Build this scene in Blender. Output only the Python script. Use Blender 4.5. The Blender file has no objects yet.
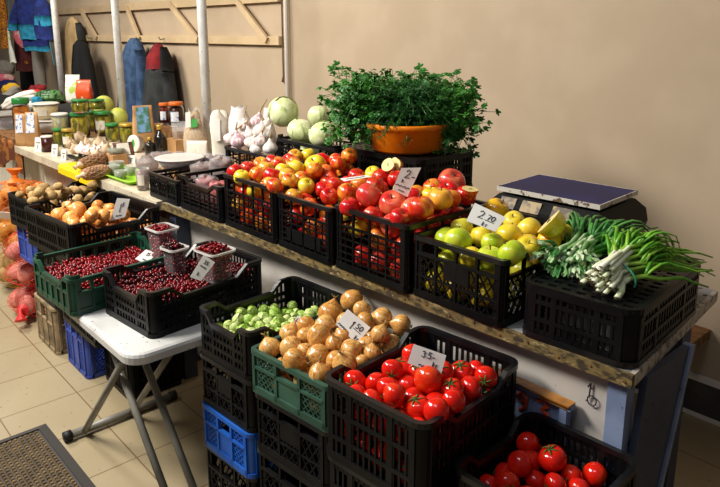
import bpy, math, random
import numpy as np
from mathutils import Vector, Matrix, Euler
PI = math.pi
sc = bpy.context.scene
COL = sc.collection
random.seed(7)
# ------------------------------------------------------------------ camera, world, lights, exposure
F_PX, CY_PX, PITCH, YAW, CAM_Z = 662.47, 178.86, 0.216678, 0.835997, 1.5
cam_data = bpy.data.cameras.new('camera')
cam_data.sensor_width = 36.0
cam_data.lens = F_PX / 720 * 36
cam_data.shift_y = -(243.5 - CY_PX) / 720
cam_data.clip_start = 0.05
cam = bpy.data.objects.new('camera', cam_data)
cam.location = (0, 0, CAM_Z)
cam.rotation_euler = (PI / 2 - PITCH, 0, YAW)
COL.objects.link(cam)
sc.camera = cam

world = bpy.data.worlds.new('world')
sc.world = world
world.use_nodes = True
wb = world.node_tree.nodes['Background']
wb.inputs[0].default_value = (0.80, 0.86, 1.0, 1)
wb.inputs[1].default_value = 0.085

def area(name, loc, target, sx, sy, power, color):
    d = bpy.data.lights.new(name, 'AREA')
    d.shape = 'RECTANGLE'; d.size = sx; d.size_y = sy
    d.energy = power; d.color = color
    o = bpy.data.objects.new(name, d)
    o.location = loc
    o.rotation_euler = (Vector(target) - Vector(loc)).to_track_quat('-Z', 'Y').to_euler()
    COL.objects.link(o)
    return o
area('hall_light_key', (-2.9, -0.5, 2.95), (-2.0, 1.3, 0.8), 1.3, 0.5, 162, (0.97, 0.935, 0.865))
area('hall_light_far', (-5.6, 0.3, 3.1), (-5.0, 1.9, 0.9), 1.3, 0.5, 118, (0.97, 0.92, 0.83))
area('hall_light_near', (-0.9, -0.3, 3.1), (-1.1, 1.2, 0.7), 1.2, 0.5, 14, (0.88, 0.93, 1.0))
sc.view_settings.view_transform = 'Standard'
sc.view_settings.look = 'None'
sc.view_settings.gamma = 1.0
sc.view_settings.exposure = 0.0
sc.view_settings.use_curve_mapping = False

# ------------------------------------------------------------------ pixel of the photograph -> point in the place
_r = np.array([math.cos(YAW), math.sin(YAW), 0.0])
_f = np.array([-math.sin(YAW) * math.cos(PITCH), math.cos(YAW) * math.cos(PITCH), -math.sin(PITCH)])
_u = np.cross(_r, _f)
CAMP = np.array([0, 0, CAM_Z])
def ray(px, py):
    return _f + _r * ((px - 360) / F_PX) - _u * ((py - CY_PX) / F_PX)
def onz(px, py, z):
    d = ray(px, py); return CAMP + d * ((z - CAM_Z) / d[2])
def ony(px, py, y):
    d = ray(px, py); return CAMP + d * (y / d[1])
def onplane(px, py, p0, n):
    d = ray(px, py); return CAMP + d * (np.dot(np.asarray(p0) - CAMP, n) / np.dot(d, n))
def pix(P):
    d = np.asarray(P, float) - CAMP
    z = d @ _f
    return 360 + F_PX * (d @ _r) / z, CY_PX - F_PX * (d @ _u) / z, z

# ------------------------------------------------------------------ materials
def M(name, col, rough=0.5, col2=None, scale=8.0, detail=3, lo=0.4, hi=0.6, bump=0.0, bscale=None, metal=0.0, coat=0.0,
      trans=0.0, ior=1.45, rand=0.0, spec=0.5, stretch=(1, 1, 1), col3=None, scale3=30.0, lo3=0.6, hi3=0.7, sss=0.0, alpha=1.0):
    m = bpy.data.materials.new(name)
    m.use_nodes = True
    nt = m.node_tree; N = nt.nodes; L = nt.links
    b = N['Principled BSDF']
    b.inputs['Roughness'].default_value = rough
    b.inputs['Metallic'].default_value = metal
    b.inputs['Coat Weight'].default_value = coat
    b.inputs['Coat Roughness'].default_value = 0.12
    b.inputs['Transmission Weight'].default_value = trans
    b.inputs['IOR'].default_value = ior
    b.inputs['Specular IOR Level'].default_value = spec
    b.inputs['Alpha'].default_value = alpha
    if sss:
        b.inputs['Subsurface Weight'].default_value = sss
        b.inputs['Subsurface Radius'].default_value = (0.01, 0.005, 0.003)
    c4 = lambda c: (c[0], c[1], c[2], 1)
    b.inputs['Base Color'].default_value = c4(col)
    tc = N.new('ShaderNodeTexCoord')
    oi = N.new('ShaderNodeObjectInfo')
    add = N.new('ShaderNodeVectorMath'); add.operation = 'MULTIPLY_ADD'
    add.inputs[1].default_value = (1, 1, 1)
    mul = N.new('ShaderNodeMath'); mul.operation = 'MULTIPLY'; mul.inputs[1].default_value = 37.0
    L.new(oi.outputs['Random'], mul.inputs[0])
    L.new(tc.outputs['Object'], add.inputs[0]); L.new(mul.outputs[0], add.inputs[2])
    mp = N.new('ShaderNodeMapping'); mp.inputs['Scale'].default_value = stretch
    L.new(add.outputs[0], mp.inputs[0])
    out = None
    def noise(s, d=3):
        n = N.new('ShaderNodeTexNoise'); n.inputs['Scale'].default_value = s; n.inputs['Detail'].default_value = d
        L.new(mp.outputs[0], n.inputs['Vector']); return n.outputs['Fac']
    def mixc(fac, a, bcol):
        x = N.new('ShaderNodeMix'); x.data_type = 'RGBA'
        L.new(fac, x.inputs[0])
        if isinstance(a, tuple): x.inputs[6].default_value = a
        else: L.new(a, x.inputs[6])
        x.inputs[7].default_value = bcol
        return x.outputs[2]
    def ramp(s, l, h, rnd=0.0):
        r = N.new('ShaderNodeMapRange'); r.inputs[1].default_value = l; r.inputs[2].default_value = h
        r.interpolation_type = 'SMOOTHSTEP'
        if rnd:
            rr = N.new('ShaderNodeMapRange'); rr.inputs[3].default_value = -rnd; rr.inputs[4].default_value = rnd
            L.new(oi.outputs['Random'], rr.inputs[0])
            a = N.new('ShaderNodeMath'); a.operation = 'ADD'
            L.new(s, a.inputs[0]); L.new(rr.outputs[0], a.inputs[1]); s = a.outputs[0]
        L.new(s, r.inputs[0]); return r.outputs[0]
    if col2:
        out = mixc(ramp(noise(scale, detail), lo, hi, rand), c4(col), c4(col2))
    if col3:
        out = mixc(ramp(noise(scale3, 3), lo3, hi3), out if out is not None else c4(col), c4(col3))
    if out is not None:
        L.new(out, b.inputs['Base Color'])
    if bump:
        bp = N.new('ShaderNodeBump'); bp.inputs['Strength'].default_value = bump; bp.inputs['Distance'].default_value = 0.004
        L.new(noise(bscale or scale * 3, 4), bp.inputs['Height']); L.new(bp.outputs[0], b.inputs['Normal'])
    return m

def srgb(r, g, b):
    f = lambda v: (v / 255 / 12.92) if v / 255 <= 0.04045 else ((v / 255 + 0.055) / 1.055) ** 2.4
    return (f(r), f(g), f(b))

mt = {}
mt['black'] = M('black_plastic', (0.0035, 0.0035, 0.004), 0.38, (0.006, 0.006, 0.0065), 12, spec=0.2)
mt['rimblack'] = M('glossy_black_rim', (0.005, 0.005, 0.006), 0.3, (0.009, 0.009, 0.01), 16, spec=0.5)
mt['black2'] = M('worn_black_plastic', (0.004, 0.004, 0.0045), 0.42, (0.009, 0.009, 0.009), 16, spec=0.2)
mt['green'] = M('green_plastic', srgb(38, 70, 56), 0.45, srgb(52, 88, 72), 10)
mt['dgreen'] = M('dark_green_plastic', srgb(16, 56, 40), 0.42, srgb(22, 70, 50), 10)
mt['blue'] = M('blue_plastic', srgb(22, 84, 178), 0.4, srgb(30, 98, 190), 10)
mt['navy'] = M('navy_plastic', srgb(40, 62, 140), 0.45, srgb(54, 78, 160), 10)
mt['tan'] = M('tan_plastic', srgb(150, 128, 96), 0.6, srgb(112, 96, 72), 14)
mt['wall'] = M('beige_wall_paint', srgb(181, 160, 134), 0.8, srgb(175, 154, 128), 3, bump=0.06, bscale=60)
mt['cream'] = M('cream_painted_wood', srgb(202, 176, 138), 0.5, srgb(194, 168, 130), 6)
mt['steel'] = M('painted_steel_pole', srgb(204, 202, 198), 0.4, srgb(192, 190, 186), 20, col3=srgb(90, 84, 76), scale3=60, lo3=0.66, hi3=0.72)
mt['pipe'] = M('white_pipe', srgb(222, 214, 202), 0.4)
mt['wire'] = M('brown_cable', srgb(110, 80, 52), 0.6)
mt['edge'] = M('worn_gilt_edge', srgb(120, 100, 58), 0.7, srgb(62, 51, 34), 70, 5, lo=0.42, hi=0.62, bump=0.5, bscale=120, col3=srgb(168, 148, 104), scale3=90, lo3=0.60, hi3=0.72, stretch=(0.5, 1, 1))
mt['edge_grey'] = M('worn_grey_edge', srgb(178, 170, 158), 0.6, srgb(118, 110, 100), 60, lo=0.5, hi=0.62, bump=0.3)
mt['top'] = M('worn_counter_top', srgb(150, 148, 146), 0.6, srgb(118, 116, 114), 9, col3=srgb(60, 56, 52), scale3=40, lo3=0.64, hi3=0.7, bump=0.2)
mt['panelw'] = M('offwhite_board', srgb(196, 188, 178), 0.6, srgb(178, 170, 162), 5, col3=srgb(70, 62, 56), scale3=70, lo3=0.72, hi3=0.76)
mt['bluegrey'] = M('blue_grey_paint', srgb(58, 64, 82), 0.55, srgb(48, 54, 70), 8, col3=srgb(34, 32, 34), scale3=38, lo3=0.66, hi3=0.72, bump=0.15)
mt['bluelight'] = M('light_blue_paint', srgb(128, 142, 172), 0.55, srgb(112, 126, 156), 10, col3=srgb(52, 44, 38), scale3=42, lo3=0.63, hi3=0.7, bump=0.15)
mt['orangewood'] = M('varnished_wood', srgb(176, 116, 48), 0.45, srgb(128, 80, 34), 14, stretch=(1, 1, 6))
mt['plank'] = M('brown_plank', srgb(134, 92, 48), 0.6, srgb(92, 60, 30), 12, stretch=(1, 6, 1))
mt['redpaint'] = M('red_orange_paint', srgb(196, 70, 34), 0.6)
mt['ink'] = M('dark_ink', (0.02, 0.02, 0.03), 0.7)
mt['card'] = M('white_card', srgb(236, 232, 224), 0.7, srgb(228, 222, 214), 10)
mt['tabletop'] = M('white_table_plastic', srgb(206, 204, 200), 0.45, srgb(194, 192, 188), 6, col3=srgb(92, 66, 50), scale3=85, lo3=0.68, hi3=0.72)
mt['legsteel'] = M('grey_powder_steel', srgb(128, 124, 112), 0.4, srgb(112, 108, 98), 10)
mt['rubber'] = M('black_rubber', (0.01, 0.01, 0.01), 0.6)
mt['matrim'] = M('grey_mat_rubber', srgb(62, 58, 54), 0.7)
mt['matfill'] = M('brown_mat_pile', srgb(120, 98, 66), 0.9, srgb(92, 74, 50), 30, bump=0.5)

def apple_mat(name, a, b2, c, lo, hi, rand=0.08):
    return M(name, a, 0.26, b2, 1.5, 5, lo, hi, rand=rand, coat=0.22, stretch=(1, 1, 0.45), col3=c, scale3=16, lo3=0.64, hi3=0.72)
mt['apple_red'] = apple_mat('red_apple_skin', srgb(194, 16, 20), srgb(226, 110, 48), srgb(206, 60, 44), 0.45, 0.85)
mt['apple_pink'] = apple_mat('pink_red_apple_skin', srgb(212, 44, 40), srgb(236, 124, 84), srgb(232, 128, 98), 0.38, 0.80)
mt['apple_mix'] = apple_mat('red_yellow_apple_skin', srgb(214, 40, 20), srgb(240, 178, 56), srgb(228, 120, 50), 0.34, 0.74, 0.10)
mt['apple_yellow'] = apple_mat('yellow_apple_skin', srgb(230, 200, 40), srgb(238, 212, 74), srgb(216, 180, 40), 0.45, 0.62)
mt['apple_ygreen'] = apple_mat('yellow_green_apple_skin', srgb(206, 208, 44), srgb(228, 216, 66), srgb(186, 184, 40), 0.42, 0.62)
mt['apple_green'] = apple_mat('green_apple_skin', srgb(174, 198, 36), srgb(206, 212, 60), srgb(150, 170, 36), 0.42, 0.64)
mt['apple_gold'] = apple_mat('golden_apple_skin', srgb(238, 190, 36), srgb(230, 120, 36), srgb(226, 170, 44), 0.52, 0.70)
mt['apple_flesh'] = M('cut_apple_flesh', srgb(226, 206, 142), 0.5, srgb(216, 192, 120), 3)
mt['stem'] = M('brown_stem', srgb(88, 62, 34), 0.7)
mt['seed'] = M('apple_seed', srgb(60, 36, 18), 0.5)
mt['tomato'] = M('red_tomato_skin', srgb(220, 28, 12), 0.15, srgb(228, 56, 18), 1.2, rand=0.12, coat=0.3, lo=0.5, hi=0.8)
mt['tomato_or'] = M('orange_tomato_skin', srgb(226, 66, 18), 0.16, srgb(216, 44, 14), 1.2, coat=0.35)
mt['calyx'] = M('tomato_calyx', srgb(74, 104, 34), 0.6)
mt['onion'] = M('brown_onion_skin', srgb(196, 134, 62), 0.26, srgb(224, 176, 104), 2.6, 5, 0.38, 0.66, rand=0.08, stretch=(1.6, 1.6, 0.3), col3=srgb(128, 78, 32), scale3=3.4, lo3=0.56, hi3=0.74, coat=0.3)
mt['onion_gold'] = M('golden_onion_skin', srgb(206, 122, 44), 0.36, srgb(236, 172, 92), 2.6, 5, 0.38, 0.66, rand=0.08, stretch=(1.6, 1.6, 0.3), col3=srgb(170, 88, 30), scale3=3.4, lo3=0.58, hi3=0.74, coat=0.1)
mt['onion_dry'] = M('dry_onion_neck', srgb(196, 154, 92), 0.7, srgb(150, 108, 58), 4)
mt['root'] = M('onion_roots', srgb(90, 68, 44), 0.8)
mt['potato'] = M('potato_skin', srgb(184, 150, 96), 0.75, srgb(150, 118, 72), 1.6, rand=0.1, col3=srgb(92, 70, 42), scale3=6, lo3=0.62, hi3=0.72)
mt['potato_red'] = M('pink_potato_skin', srgb(214, 136, 120), 0.6, srgb(182, 100, 86), 14, rand=0.1)
mt['sprout'] = M('sprout_leaf', srgb(138, 176, 58), 0.45, srgb(200, 216, 128), 2.4, rand=0.12, lo=0.45, hi=0.6)
mt['sprout_pale'] = M('pale_sprout_leaf', srgb(178, 196, 104), 0.45, srgb(214, 218, 160), 2.4, lo=0.45, hi=0.6)
mt['sprout_cut'] = M('sprout_cut_stem', srgb(206, 196, 150), 0.6)
mt['cranberry'] = M('cranberry_skin', srgb(128, 5, 13), 0.16, srgb(46, 3, 9), 70, 2, rand=0.1, lo=0.42, hi=0.58, coat=0.0, spec=0.4)
mt['cabbage'] = M('cabbage_leaf', srgb(222, 228, 176), 0.42, srgb(196, 210, 138), 1.5, 5, col3=srgb(236, 238, 208), scale3=3.5, lo3=0.56, hi3=0.7)
mt['garlic'] = M('garlic_skin', srgb(232, 222, 212), 0.5, srgb(186, 138, 150), 2.0, rand=0.16, lo=0.50, hi=0.72, stretch=(1.6, 1.6, 0.4))
mt['garlic_dusty'] = M('dusty_garlic_skin', srgb(198, 172, 138), 0.6, srgb(156, 124, 94), 2.0, rand=0.16, lo=0.45, hi=0.7, stretch=(1.6, 1.6, 0.4))
mt['garlic_stem'] = M('dry_garlic_stem', srgb(190, 164, 118), 0.7, srgb(150, 122, 84), 4)
mt['basin'] = M('orange_plastic_basin', srgb(246, 140, 18), 0.35, srgb(236, 120, 14), 6)
mt['parsley'] = M('parsley_leaf', srgb(30, 92, 16), 0.5, srgb(48, 116, 26), 9)
mt['parsley_stem'] = M('parsley_stem', srgb(70, 128, 44), 0.5)
mt['dill'] = M('dill_leaf', srgb(20, 76, 20), 0.55, srgb(38, 100, 32), 9)
mt['leek_white'] = M('onion_white_shank', srgb(232, 232, 206), 0.35, srgb(212, 222, 170), 20)
mt['leek_mid'] = M('onion_pale_green', srgb(158, 196, 74), 0.35, srgb(132, 180, 56), 20)
mt['leek_green'] = M('onion_green_leaf', srgb(84, 150, 34), 0.35, srgb(140, 190, 60), 12)
mt['leek_dark'] = M('onion_dark_green_leaf', srgb(48, 112, 48), 0.4, srgb(92, 154, 70), 12)
mt['leek_pale'] = M('onion_frilled_white', srgb(206, 222, 178), 0.45, srgb(120, 166, 100), 18)
mt['band'] = M('green_rubber_band', srgb(70, 170, 130), 0.4)
mt['clear'] = M('clear_plastic', (0.86, 0.86, 0.86), 0.12, alpha=0.15)
mt['punnet'] = M('clear_punnet', (0.86, 0.82, 0.82), 0.1, alpha=0.10)
mt['film'] = M('clear_bag_film', (0.88, 0.86, 0.86), 0.14, alpha=0.19, bump=0.5, bscale=40)
mt['milky'] = M('milky_lid', (0.80, 0.77, 0.72), 0.3, alpha=0.72)
mt['glass'] = M('jar_glass', (0.96, 0.97, 0.95), 0.04, trans=1.0, ior=1.2)
mt['whitefilm'] = M('white_bag_film', srgb(228, 220, 214), 0.35, srgb(214, 204, 198), 14, bump=0.5, bscale=26)
mt['lidgreen'] = M('green_jar_lid', srgb(40, 120, 52), 0.3)
mt['lidgold'] = M('gold_jar_lid', srgb(196, 158, 66), 0.3, metal=0.5)
mt['lidorange'] = M('orange_jar_lid', srgb(204, 98, 28), 0.35)
mt['lidwhite'] = M('white_lid', srgb(208, 202, 192), 0.4)
mt['pickle'] = M('pickled_cucumbers', srgb(176, 158, 34), 0.35, srgb(104, 104, 22), 40, stretch=(1, 1, 0.3), lo=0.42, hi=0.58)
mt['honey'] = M('amber_honey', srgb(206, 116, 20), 0.25, srgb(176, 90, 16), 8)
mt['sauce'] = M('dark_red_sauce', srgb(134, 36, 14), 0.3, srgb(96, 22, 10), 14)
mt['sauce_dark'] = M('dark_brown_sauce', srgb(62, 20, 14), 0.3)
mt['paperbag'] = M('brown_paper', srgb(186, 142, 92), 0.75, srgb(164, 122, 76), 8, bump=0.3, bscale=20)
mt['butter'] = M('pale_yellow_fat', srgb(226, 196, 118), 0.5, srgb(214, 182, 100), 8)
mt['darkoil'] = M('black_bottle_glass', (0.012, 0.010, 0.008), 0.1, coat=0.3)
mt['canyellow'] = M('yellow_plastic', srgb(232, 196, 20), 0.4)
mt['cangreen'] = M('green_print', srgb(60, 150, 60), 0.5)
mt['limegreen'] = M('lime_tray', srgb(154, 208, 40), 0.4)
mt['herb'] = M('dried_herbs', srgb(120, 122, 86), 0.8, srgb(92, 96, 64), 60, bump=0.4)
mt['nut'] = M('hazelnut', srgb(170, 122, 82), 0.6, srgb(136, 92, 58), 20, rand=0.15)
mt['net'] = M('net_string', srgb(206, 180, 150), 0.6)
mt['redfilm'] = M('red_net', srgb(214, 40, 34), 0.5, srgb(190, 28, 26), 20)
mt['yellownet'] = M('yellow_net', srgb(222, 170, 34), 0.55, srgb(196, 140, 24), 20)
mt['orangenet'] = M('orange_net', srgb(228, 116, 20), 0.55)
mt['grain'] = M('grain', srgb(196, 164, 112), 0.7, srgb(168, 134, 84), 90, bump=0.5)
mt['flour'] = M('white_paper', srgb(228, 220, 204), 0.7, srgb(216, 206, 188), 8, bump=0.2)
mt['brownstuff'] = M('dried_fruit', srgb(118, 70, 54), 0.5, srgb(74, 42, 36), 60, bump=0.6)
mt['pinkstuff'] = M('pink_beans', srgb(176, 96, 96), 0.5, srgb(120, 62, 60), 34, bump=0.6)
mt['denim'] = M('blue_quilted_cloth', srgb(58, 84, 118), 0.85, srgb(42, 64, 96), 14, bump=0.5, bscale=30)
mt['charcoal'] = M('charcoal_cloth', srgb(52, 54, 54), 0.9, srgb(40, 42, 42), 12)
mt['maroon'] = M('dark_red_cloth', srgb(132, 22, 28), 0.9, srgb(104, 14, 22), 12)
mt['blackcloth'] = M('black_cloth', srgb(18, 17, 18), 0.9)
mt['beigecloth'] = M('beige_cloth', srgb(204, 172, 122), 0.85, srgb(188, 156, 108), 10)
mt['royal'] = M('royal_blue_knit', srgb(24, 42, 112), 0.9, srgb(16, 30, 84), 20, bump=0.5, bscale=120)
mt['teal'] = M('teal_knit', srgb(34, 132, 164), 0.9, srgb(26, 108, 140), 30, bump=0.5, bscale=120)
mt['pinkcloth'] = M('pink_knit', srgb(226, 110, 126), 0.9, srgb(226, 180, 170), 8, lo=0.5, hi=0.55)
mt['brownred'] = M('brown_red_cloth', srgb(96, 40, 38), 0.9, srgb(78, 30, 30), 10)
mt['whitecloth'] = M('white_cloth', srgb(224, 218, 206), 0.85)
mt['redcloth'] = M('red_cloth', srgb(206, 40, 40), 0.85)
mt['greycloth'] = M('grey_cloth', srgb(132, 126, 116), 0.9)
mt['navycloth'] = M('navy_cloth', srgb(28, 34, 84), 0.9)
mt['yellowcloth'] = M('yellow_cloth', srgb(224, 176, 40), 0.85)
mt['orangecloth'] = M('orange_mesh_cloth', srgb(212, 132, 30), 0.85, srgb(50, 30, 14), 60, stretch=(1, 1, 2.5))
mt['melon'] = M('pale_melon_skin', srgb(196, 196, 88), 0.45, srgb(176, 184, 84), 8)
mt['watermelon'] = M('striped_melon_skin', srgb(28, 60, 34), 0.4, srgb(88, 134, 72), 9, stretch=(6, 1, 1), lo=0.48, hi=0.55)
mt['browncloth'] = M('patterned_brown_cloth', srgb(98, 50, 24), 0.85, srgb(152, 92, 36), 14, lo=0.5, hi=0.56)
mt['siding'] = M('cream_siding', srgb(236, 226, 206), 0.55, srgb(226, 216, 196), 6)
mt['lavender'] = M('lavender_yarn', srgb(150, 128, 148), 0.8)
mt['skinpot'] = M('orange_chips_pack', srgb(218, 78, 26), 0.35, srgb(236, 214, 190), 14, lo=0.56, hi=0.6)
mt['greypack'] = M('white_green_pack', srgb(228, 228, 214), 0.35, srgb(176, 200, 90), 12, lo=0.55, hi=0.6)
mt['scale_blue'] = M('dark_blue_plate', srgb(20, 22, 66), 0.5, srgb(26, 28, 78), 6, spec=0.2)
mt['scale_edge'] = M('chipped_steel_edge', srgb(196, 190, 180), 0.4, srgb(96, 76, 58), 60, lo=0.56, hi=0.64)
mt['scale_body'] = M('black_scale_body', (0.004, 0.004, 0.005), 0.5, (0.008, 0.008, 0.007), 14, spec=0.12)
mt['scale_tag'] = M('worn_foil_tag', srgb(70, 54, 34), 0.45, srgb(156, 130, 82), 40, lo=0.42, hi=0.62)
mt['photo_label'] = M('landscape_label', srgb(70, 120, 90), 0.5, srgb(120, 160, 196), 30)
mt['bluelabel'] = M('blue_white_label', srgb(220, 222, 226), 0.5, srgb(60, 110, 180), 60, lo=0.58, hi=0.62)

def floor_mat():
    m = bpy.data.materials.new('beige_floor_tiles'); m.use_nodes = True
    nt = m.node_tree; N = nt.nodes; L = nt.links; b = N['Principled BSDF']
    tc = N.new('ShaderNodeTexCoord'); sp = N.new('ShaderNodeSeparateXYZ'); L.new(tc.outputs['Object'], sp.inputs[0])
    def line(sock, off):
        a = N.new('ShaderNodeMath'); a.operation = 'ADD'; a.inputs[1].default_value = off; L.new(sock, a.inputs[0])
        d = N.new('ShaderNodeMath'); d.operation = 'DIVIDE'; d.inputs[1].default_value = 0.3003; L.new(a.outputs[0], d.inputs[0])
        p = N.new('ShaderNodeMath'); p.operation = 'PINGPONG'; p.inputs[1].default_value = 0.5; L.new(d.outputs[0], p.inputs[0])
        r = N.new('ShaderNodeMapRange'); r.inputs[1].default_value = 0.006; r.inputs[2].default_value = 0.011
        r.inputs[3].default_value = 1; r.inputs[4].default_value = 0; L.new(p.outputs[0], r.inputs[0]); return r.outputs[0]
    mx = N.new('ShaderNodeMath'); mx.operation = 'MAXIMUM'
    L.new(line(sp.outputs[0], 3.3186), mx.inputs[0]); L.new(line(sp.outputs[1], -0.8244), mx.inputs[1])
    n1 = N.new('ShaderNodeTexNoise'); n1.inputs['Scale'].default_value = 3.0; n1.inputs['Detail'].default_value = 5; L.new(tc.outputs['Object'], n1.inputs['Vector'])
    n2 = N.new('ShaderNodeTexNoise'); n2.inputs['Scale'].default_value = 55; L.new(tc.outputs['Object'], n2.inputs['Vector'])
    c1 = N.new('ShaderNodeMix'); c1.data_type = 'RGBA'; L.new(n1.outputs['Fac'], c1.inputs[0])
    c1.inputs[6].default_value = (*srgb(144, 128, 98), 1); c1.inputs[7].default_value = (*srgb(168, 152, 120), 1)
    r2 = N.new('ShaderNodeMapRange'); r2.inputs[1].default_value = 0.68; r2.inputs[2].default_value = 0.74; L.new(n2.outputs['Fac'], r2.inputs[0])
    c2 = N.new('ShaderNodeMix'); c2.data_type = 'RGBA'; L.new(r2.outputs[0], c2.inputs[0]); L.new(c1.outputs[2], c2.inputs[6]); c2.inputs[7].default_value = (*srgb(104, 84, 58), 1)
    c3 = N.new('ShaderNodeMix'); c3.data_type = 'RGBA'; L.new(mx.outputs[0], c3.inputs[0]); L.new(c2.outputs[2], c3.inputs[6]); c3.inputs[7].default_value = (*srgb(112, 86, 54), 1)
    L.new(c3.outputs[2], b.inputs['Base Color']); b.inputs['Roughness'].default_value = 0.45
    return m
mt['floor'] = floor_mat()
def skirting_mat():
    m = M('grey_skirting_tile', srgb(72, 68, 64), 0.5, srgb(60, 57, 54), 8); return m
mt['laminate'] = M('worn_cream_laminate', srgb(206, 192, 166), 0.5, srgb(186, 172, 148), 8, col3=srgb(120, 104, 84), scale3=60, lo3=0.66, hi3=0.72)
mt['skirting'] = skirting_mat()

# ------------------------------------------------------------------ mesh helpers
class MB:
    def __init__(s): s.v = []; s.f = []; s.mi = []
    def add(s, v, f, mi=0):
        o = len(s.v); s.v += [tuple(map(float, p)) for p in v]; s.f += [tuple(i + o for i in q) for q in f]; s.mi += [mi] * len(f)
    def box(s, lo, hi, mi=0):
        x0, y0, z0 = lo; x1, y1, z1 = hi
        s.add([(x0, y0, z0), (x1, y0, z0), (x1, y1, z0), (x0, y1, z0), (x0, y0, z1), (x1, y0, z1), (x1, y1, z1), (x0, y1, z1)],
              [(3, 2, 1, 0), (4, 5, 6, 7), (0, 1, 5, 4), (1, 2, 6, 5), (2, 3, 7, 6), (3, 0, 4, 7)], mi)
    def bar(s, a, b, side, w, t, mi=0):
        """square bar a-b; `side` is the direction of thickness t, w is across"""
        a = np.asarray(a, float); b = np.asarray(b, float); d = b - a; d = d / (np.linalg.norm(d) + 1e-9)
        n = np.asarray(side, float); c = np.cross(d, n); c = c / (np.linalg.norm(c) + 1e-9)
        n = n / np.linalg.norm(n)
        q = []
        for p in (a, b):
            for (i, j) in ((-1, -1), (1, -1), (1, 1), (-1, 1)): q.append(p + c * i * w / 2 + n * j * t / 2)
        s.add(q, [(3, 2, 1, 0), (4, 5, 6, 7), (0, 1, 5, 4), (1, 2, 6, 5), (2, 3, 7, 6), (3, 0, 4, 7)], mi)
    def tube(s, pts, rad, n=8, mi=0, cap=True, mids=None, flat=1.0):
        pts = [np.asarray(p, float) for p in pts]
        if not hasattr(rad, '__len__'): rad = [rad] * len(pts)
        up = None; rings = []
        for i, p in enumerate(pts):
            d = pts[min(i + 1, len(pts) - 1)] - pts[max(i - 1, 0)]; d = d / (np.linalg.norm(d) + 1e-9)
            if up is None: up = np.array([0, 0, 1.0]) if abs(d[2]) < 0.9 else np.array([1.0, 0, 0])
            x = np.cross(up, d); x = x / (np.linalg.norm(x) + 1e-9); y = np.cross(d, x); up = y
            rings.append([p + (x * math.cos(k * 2 * PI / n) + y * flat * math.sin(k * 2 * PI / n)) * rad[i] for k in range(n)])
        o = len(s.v)
        for r in rings: s.v += [tuple(map(float, p)) for p in r]
        for i in range(len(pts) - 1):
            m_ = mi if mids is None else mids[i]
            for k in range(n):
                s.f.append((o + i * n + k, o + i * n + (k + 1) % n, o + (i + 1) * n + (k + 1) % n, o + (i + 1) * n + k)); s.mi.append(m_)
        if cap:
            s.f.append(tuple(o + k for k in reversed(range(n)))); s.mi.append(mi if mids is None else mids[0])
            s.f.append(tuple(o + (len(pts) - 1) * n + k for k in range(n))); s.mi.append(mi if mids is None else mids[-1])
    def lathe(s, prof, n=20, mi=0, c=(0, 0, 0), fun=None, sx=1, sy=1):
        """profile of (r, z); r = 0 closes. fun(ang, r, z) -> (r, z)"""
        o = len(s.v); idx = []
        for (r, z) in prof:
            if r < 1e-6:
                rr, zz = (r, z) if fun is None else fun(0, r, z)
                idx.append([len(s.v)]); s.v.append((c[0], c[1], c[2] + zz))
            else:
                row = []
                for k in range(n):
                    a = 2 * PI * k / n; rr, zz = (r, z) if fun is None else fun(a, r, z)
                    row.append(len(s.v)); s.v.append((c[0] + rr * math.cos(a) * sx, c[1] + rr * math.sin(a) * sy, c[2] + zz))
                idx.append(row)
        for A, B in zip(idx[:-1], idx[1:]):
            for k in range(n):
                k2 = (k + 1) % n
                if len(A) == 1 and len(B) == 1: continue
                if len(A) == 1: s.f.append((A[0], B[k2], B[k]))
                elif len(B) == 1: s.f.append((A[k], A[k2], B[0]))
                else: s.f.append((A[k], A[k2], B[k2], B[k]))
                s.mi.append(mi)
    def grid(s, P, mi=0, closed=False):
        """P[i][j] points"""
        o = len(s.v); ni = len(P); nj = len(P[0])
        for r in P: s.v += [tuple(map(float, p)) for p in r]
        for i in range(ni - 1):
            for j in range(nj if closed else nj - 1):
                j2 = (j + 1) % nj
                s.f.append((o + i * nj + j, o + i * nj + j2, o + (i + 1) * nj + j2, o + (i + 1) * nj + j)); s.mi.append(mi)
    def build(s, name, mats, parent=None, smooth=False, loc=None):
        me = bpy.data.meshes.new(name)
        me.from_pydata(s.v, [], s.f)
        if not isinstance(mats, (list, tuple)): mats = [mats]
        for m in mats: me.materials.append(m)
        if len(mats) > 1: me.polygons.foreach_set('material_index', s.mi)
        if smooth: me.polygons.foreach_set('use_smooth', [True] * len(me.polygons))
        me.update()
        o = bpy.data.objects.new(name, me); COL.objects.link(o)
        if parent is not None: o.parent = parent
        if loc is not None: o.location = loc
        return o
def tag(o, label, cat, group=None, kind=None):
    o['label'] = label; o['category'] = cat
    if group: o['group'] = group
    if kind: o['kind'] = kind
    return o
def empty(name, loc=(0, 0, 0), rot=(0, 0, 0)):
    o = bpy.data.objects.new(name, None); o.empty_display_size = 0.05
    o.location = [float(v) for v in loc]; o.rotation_euler = rot; COL.objects.link(o); return o
def thing(name, label, cat, loc=(0, 0, 0), rot=(0, 0, 0), group=None):
    return tag(empty(name, loc, rot), label, cat, group)
def dup(o, parent=None):
    c = o.copy(); COL.objects.link(c)
    if parent is not None: c.parent = parent
    for ch in list(o.children): dup(ch, c)
    return c
def structure(o, label=None):
    o['kind'] = 'structure'
    return o
def rnoise(p, f=1.0, s=0):
    x, y, z = p
    return (math.sin(x * f * 1.7 + s) * math.cos(y * f * 2.3 + s * 1.3) + math.sin(y * f * 1.1 - z * f * 1.9 + s * 2.1) + math.cos(z * f * 1.3 + x * f * 0.7 + s * 0.7)) / 3
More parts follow.
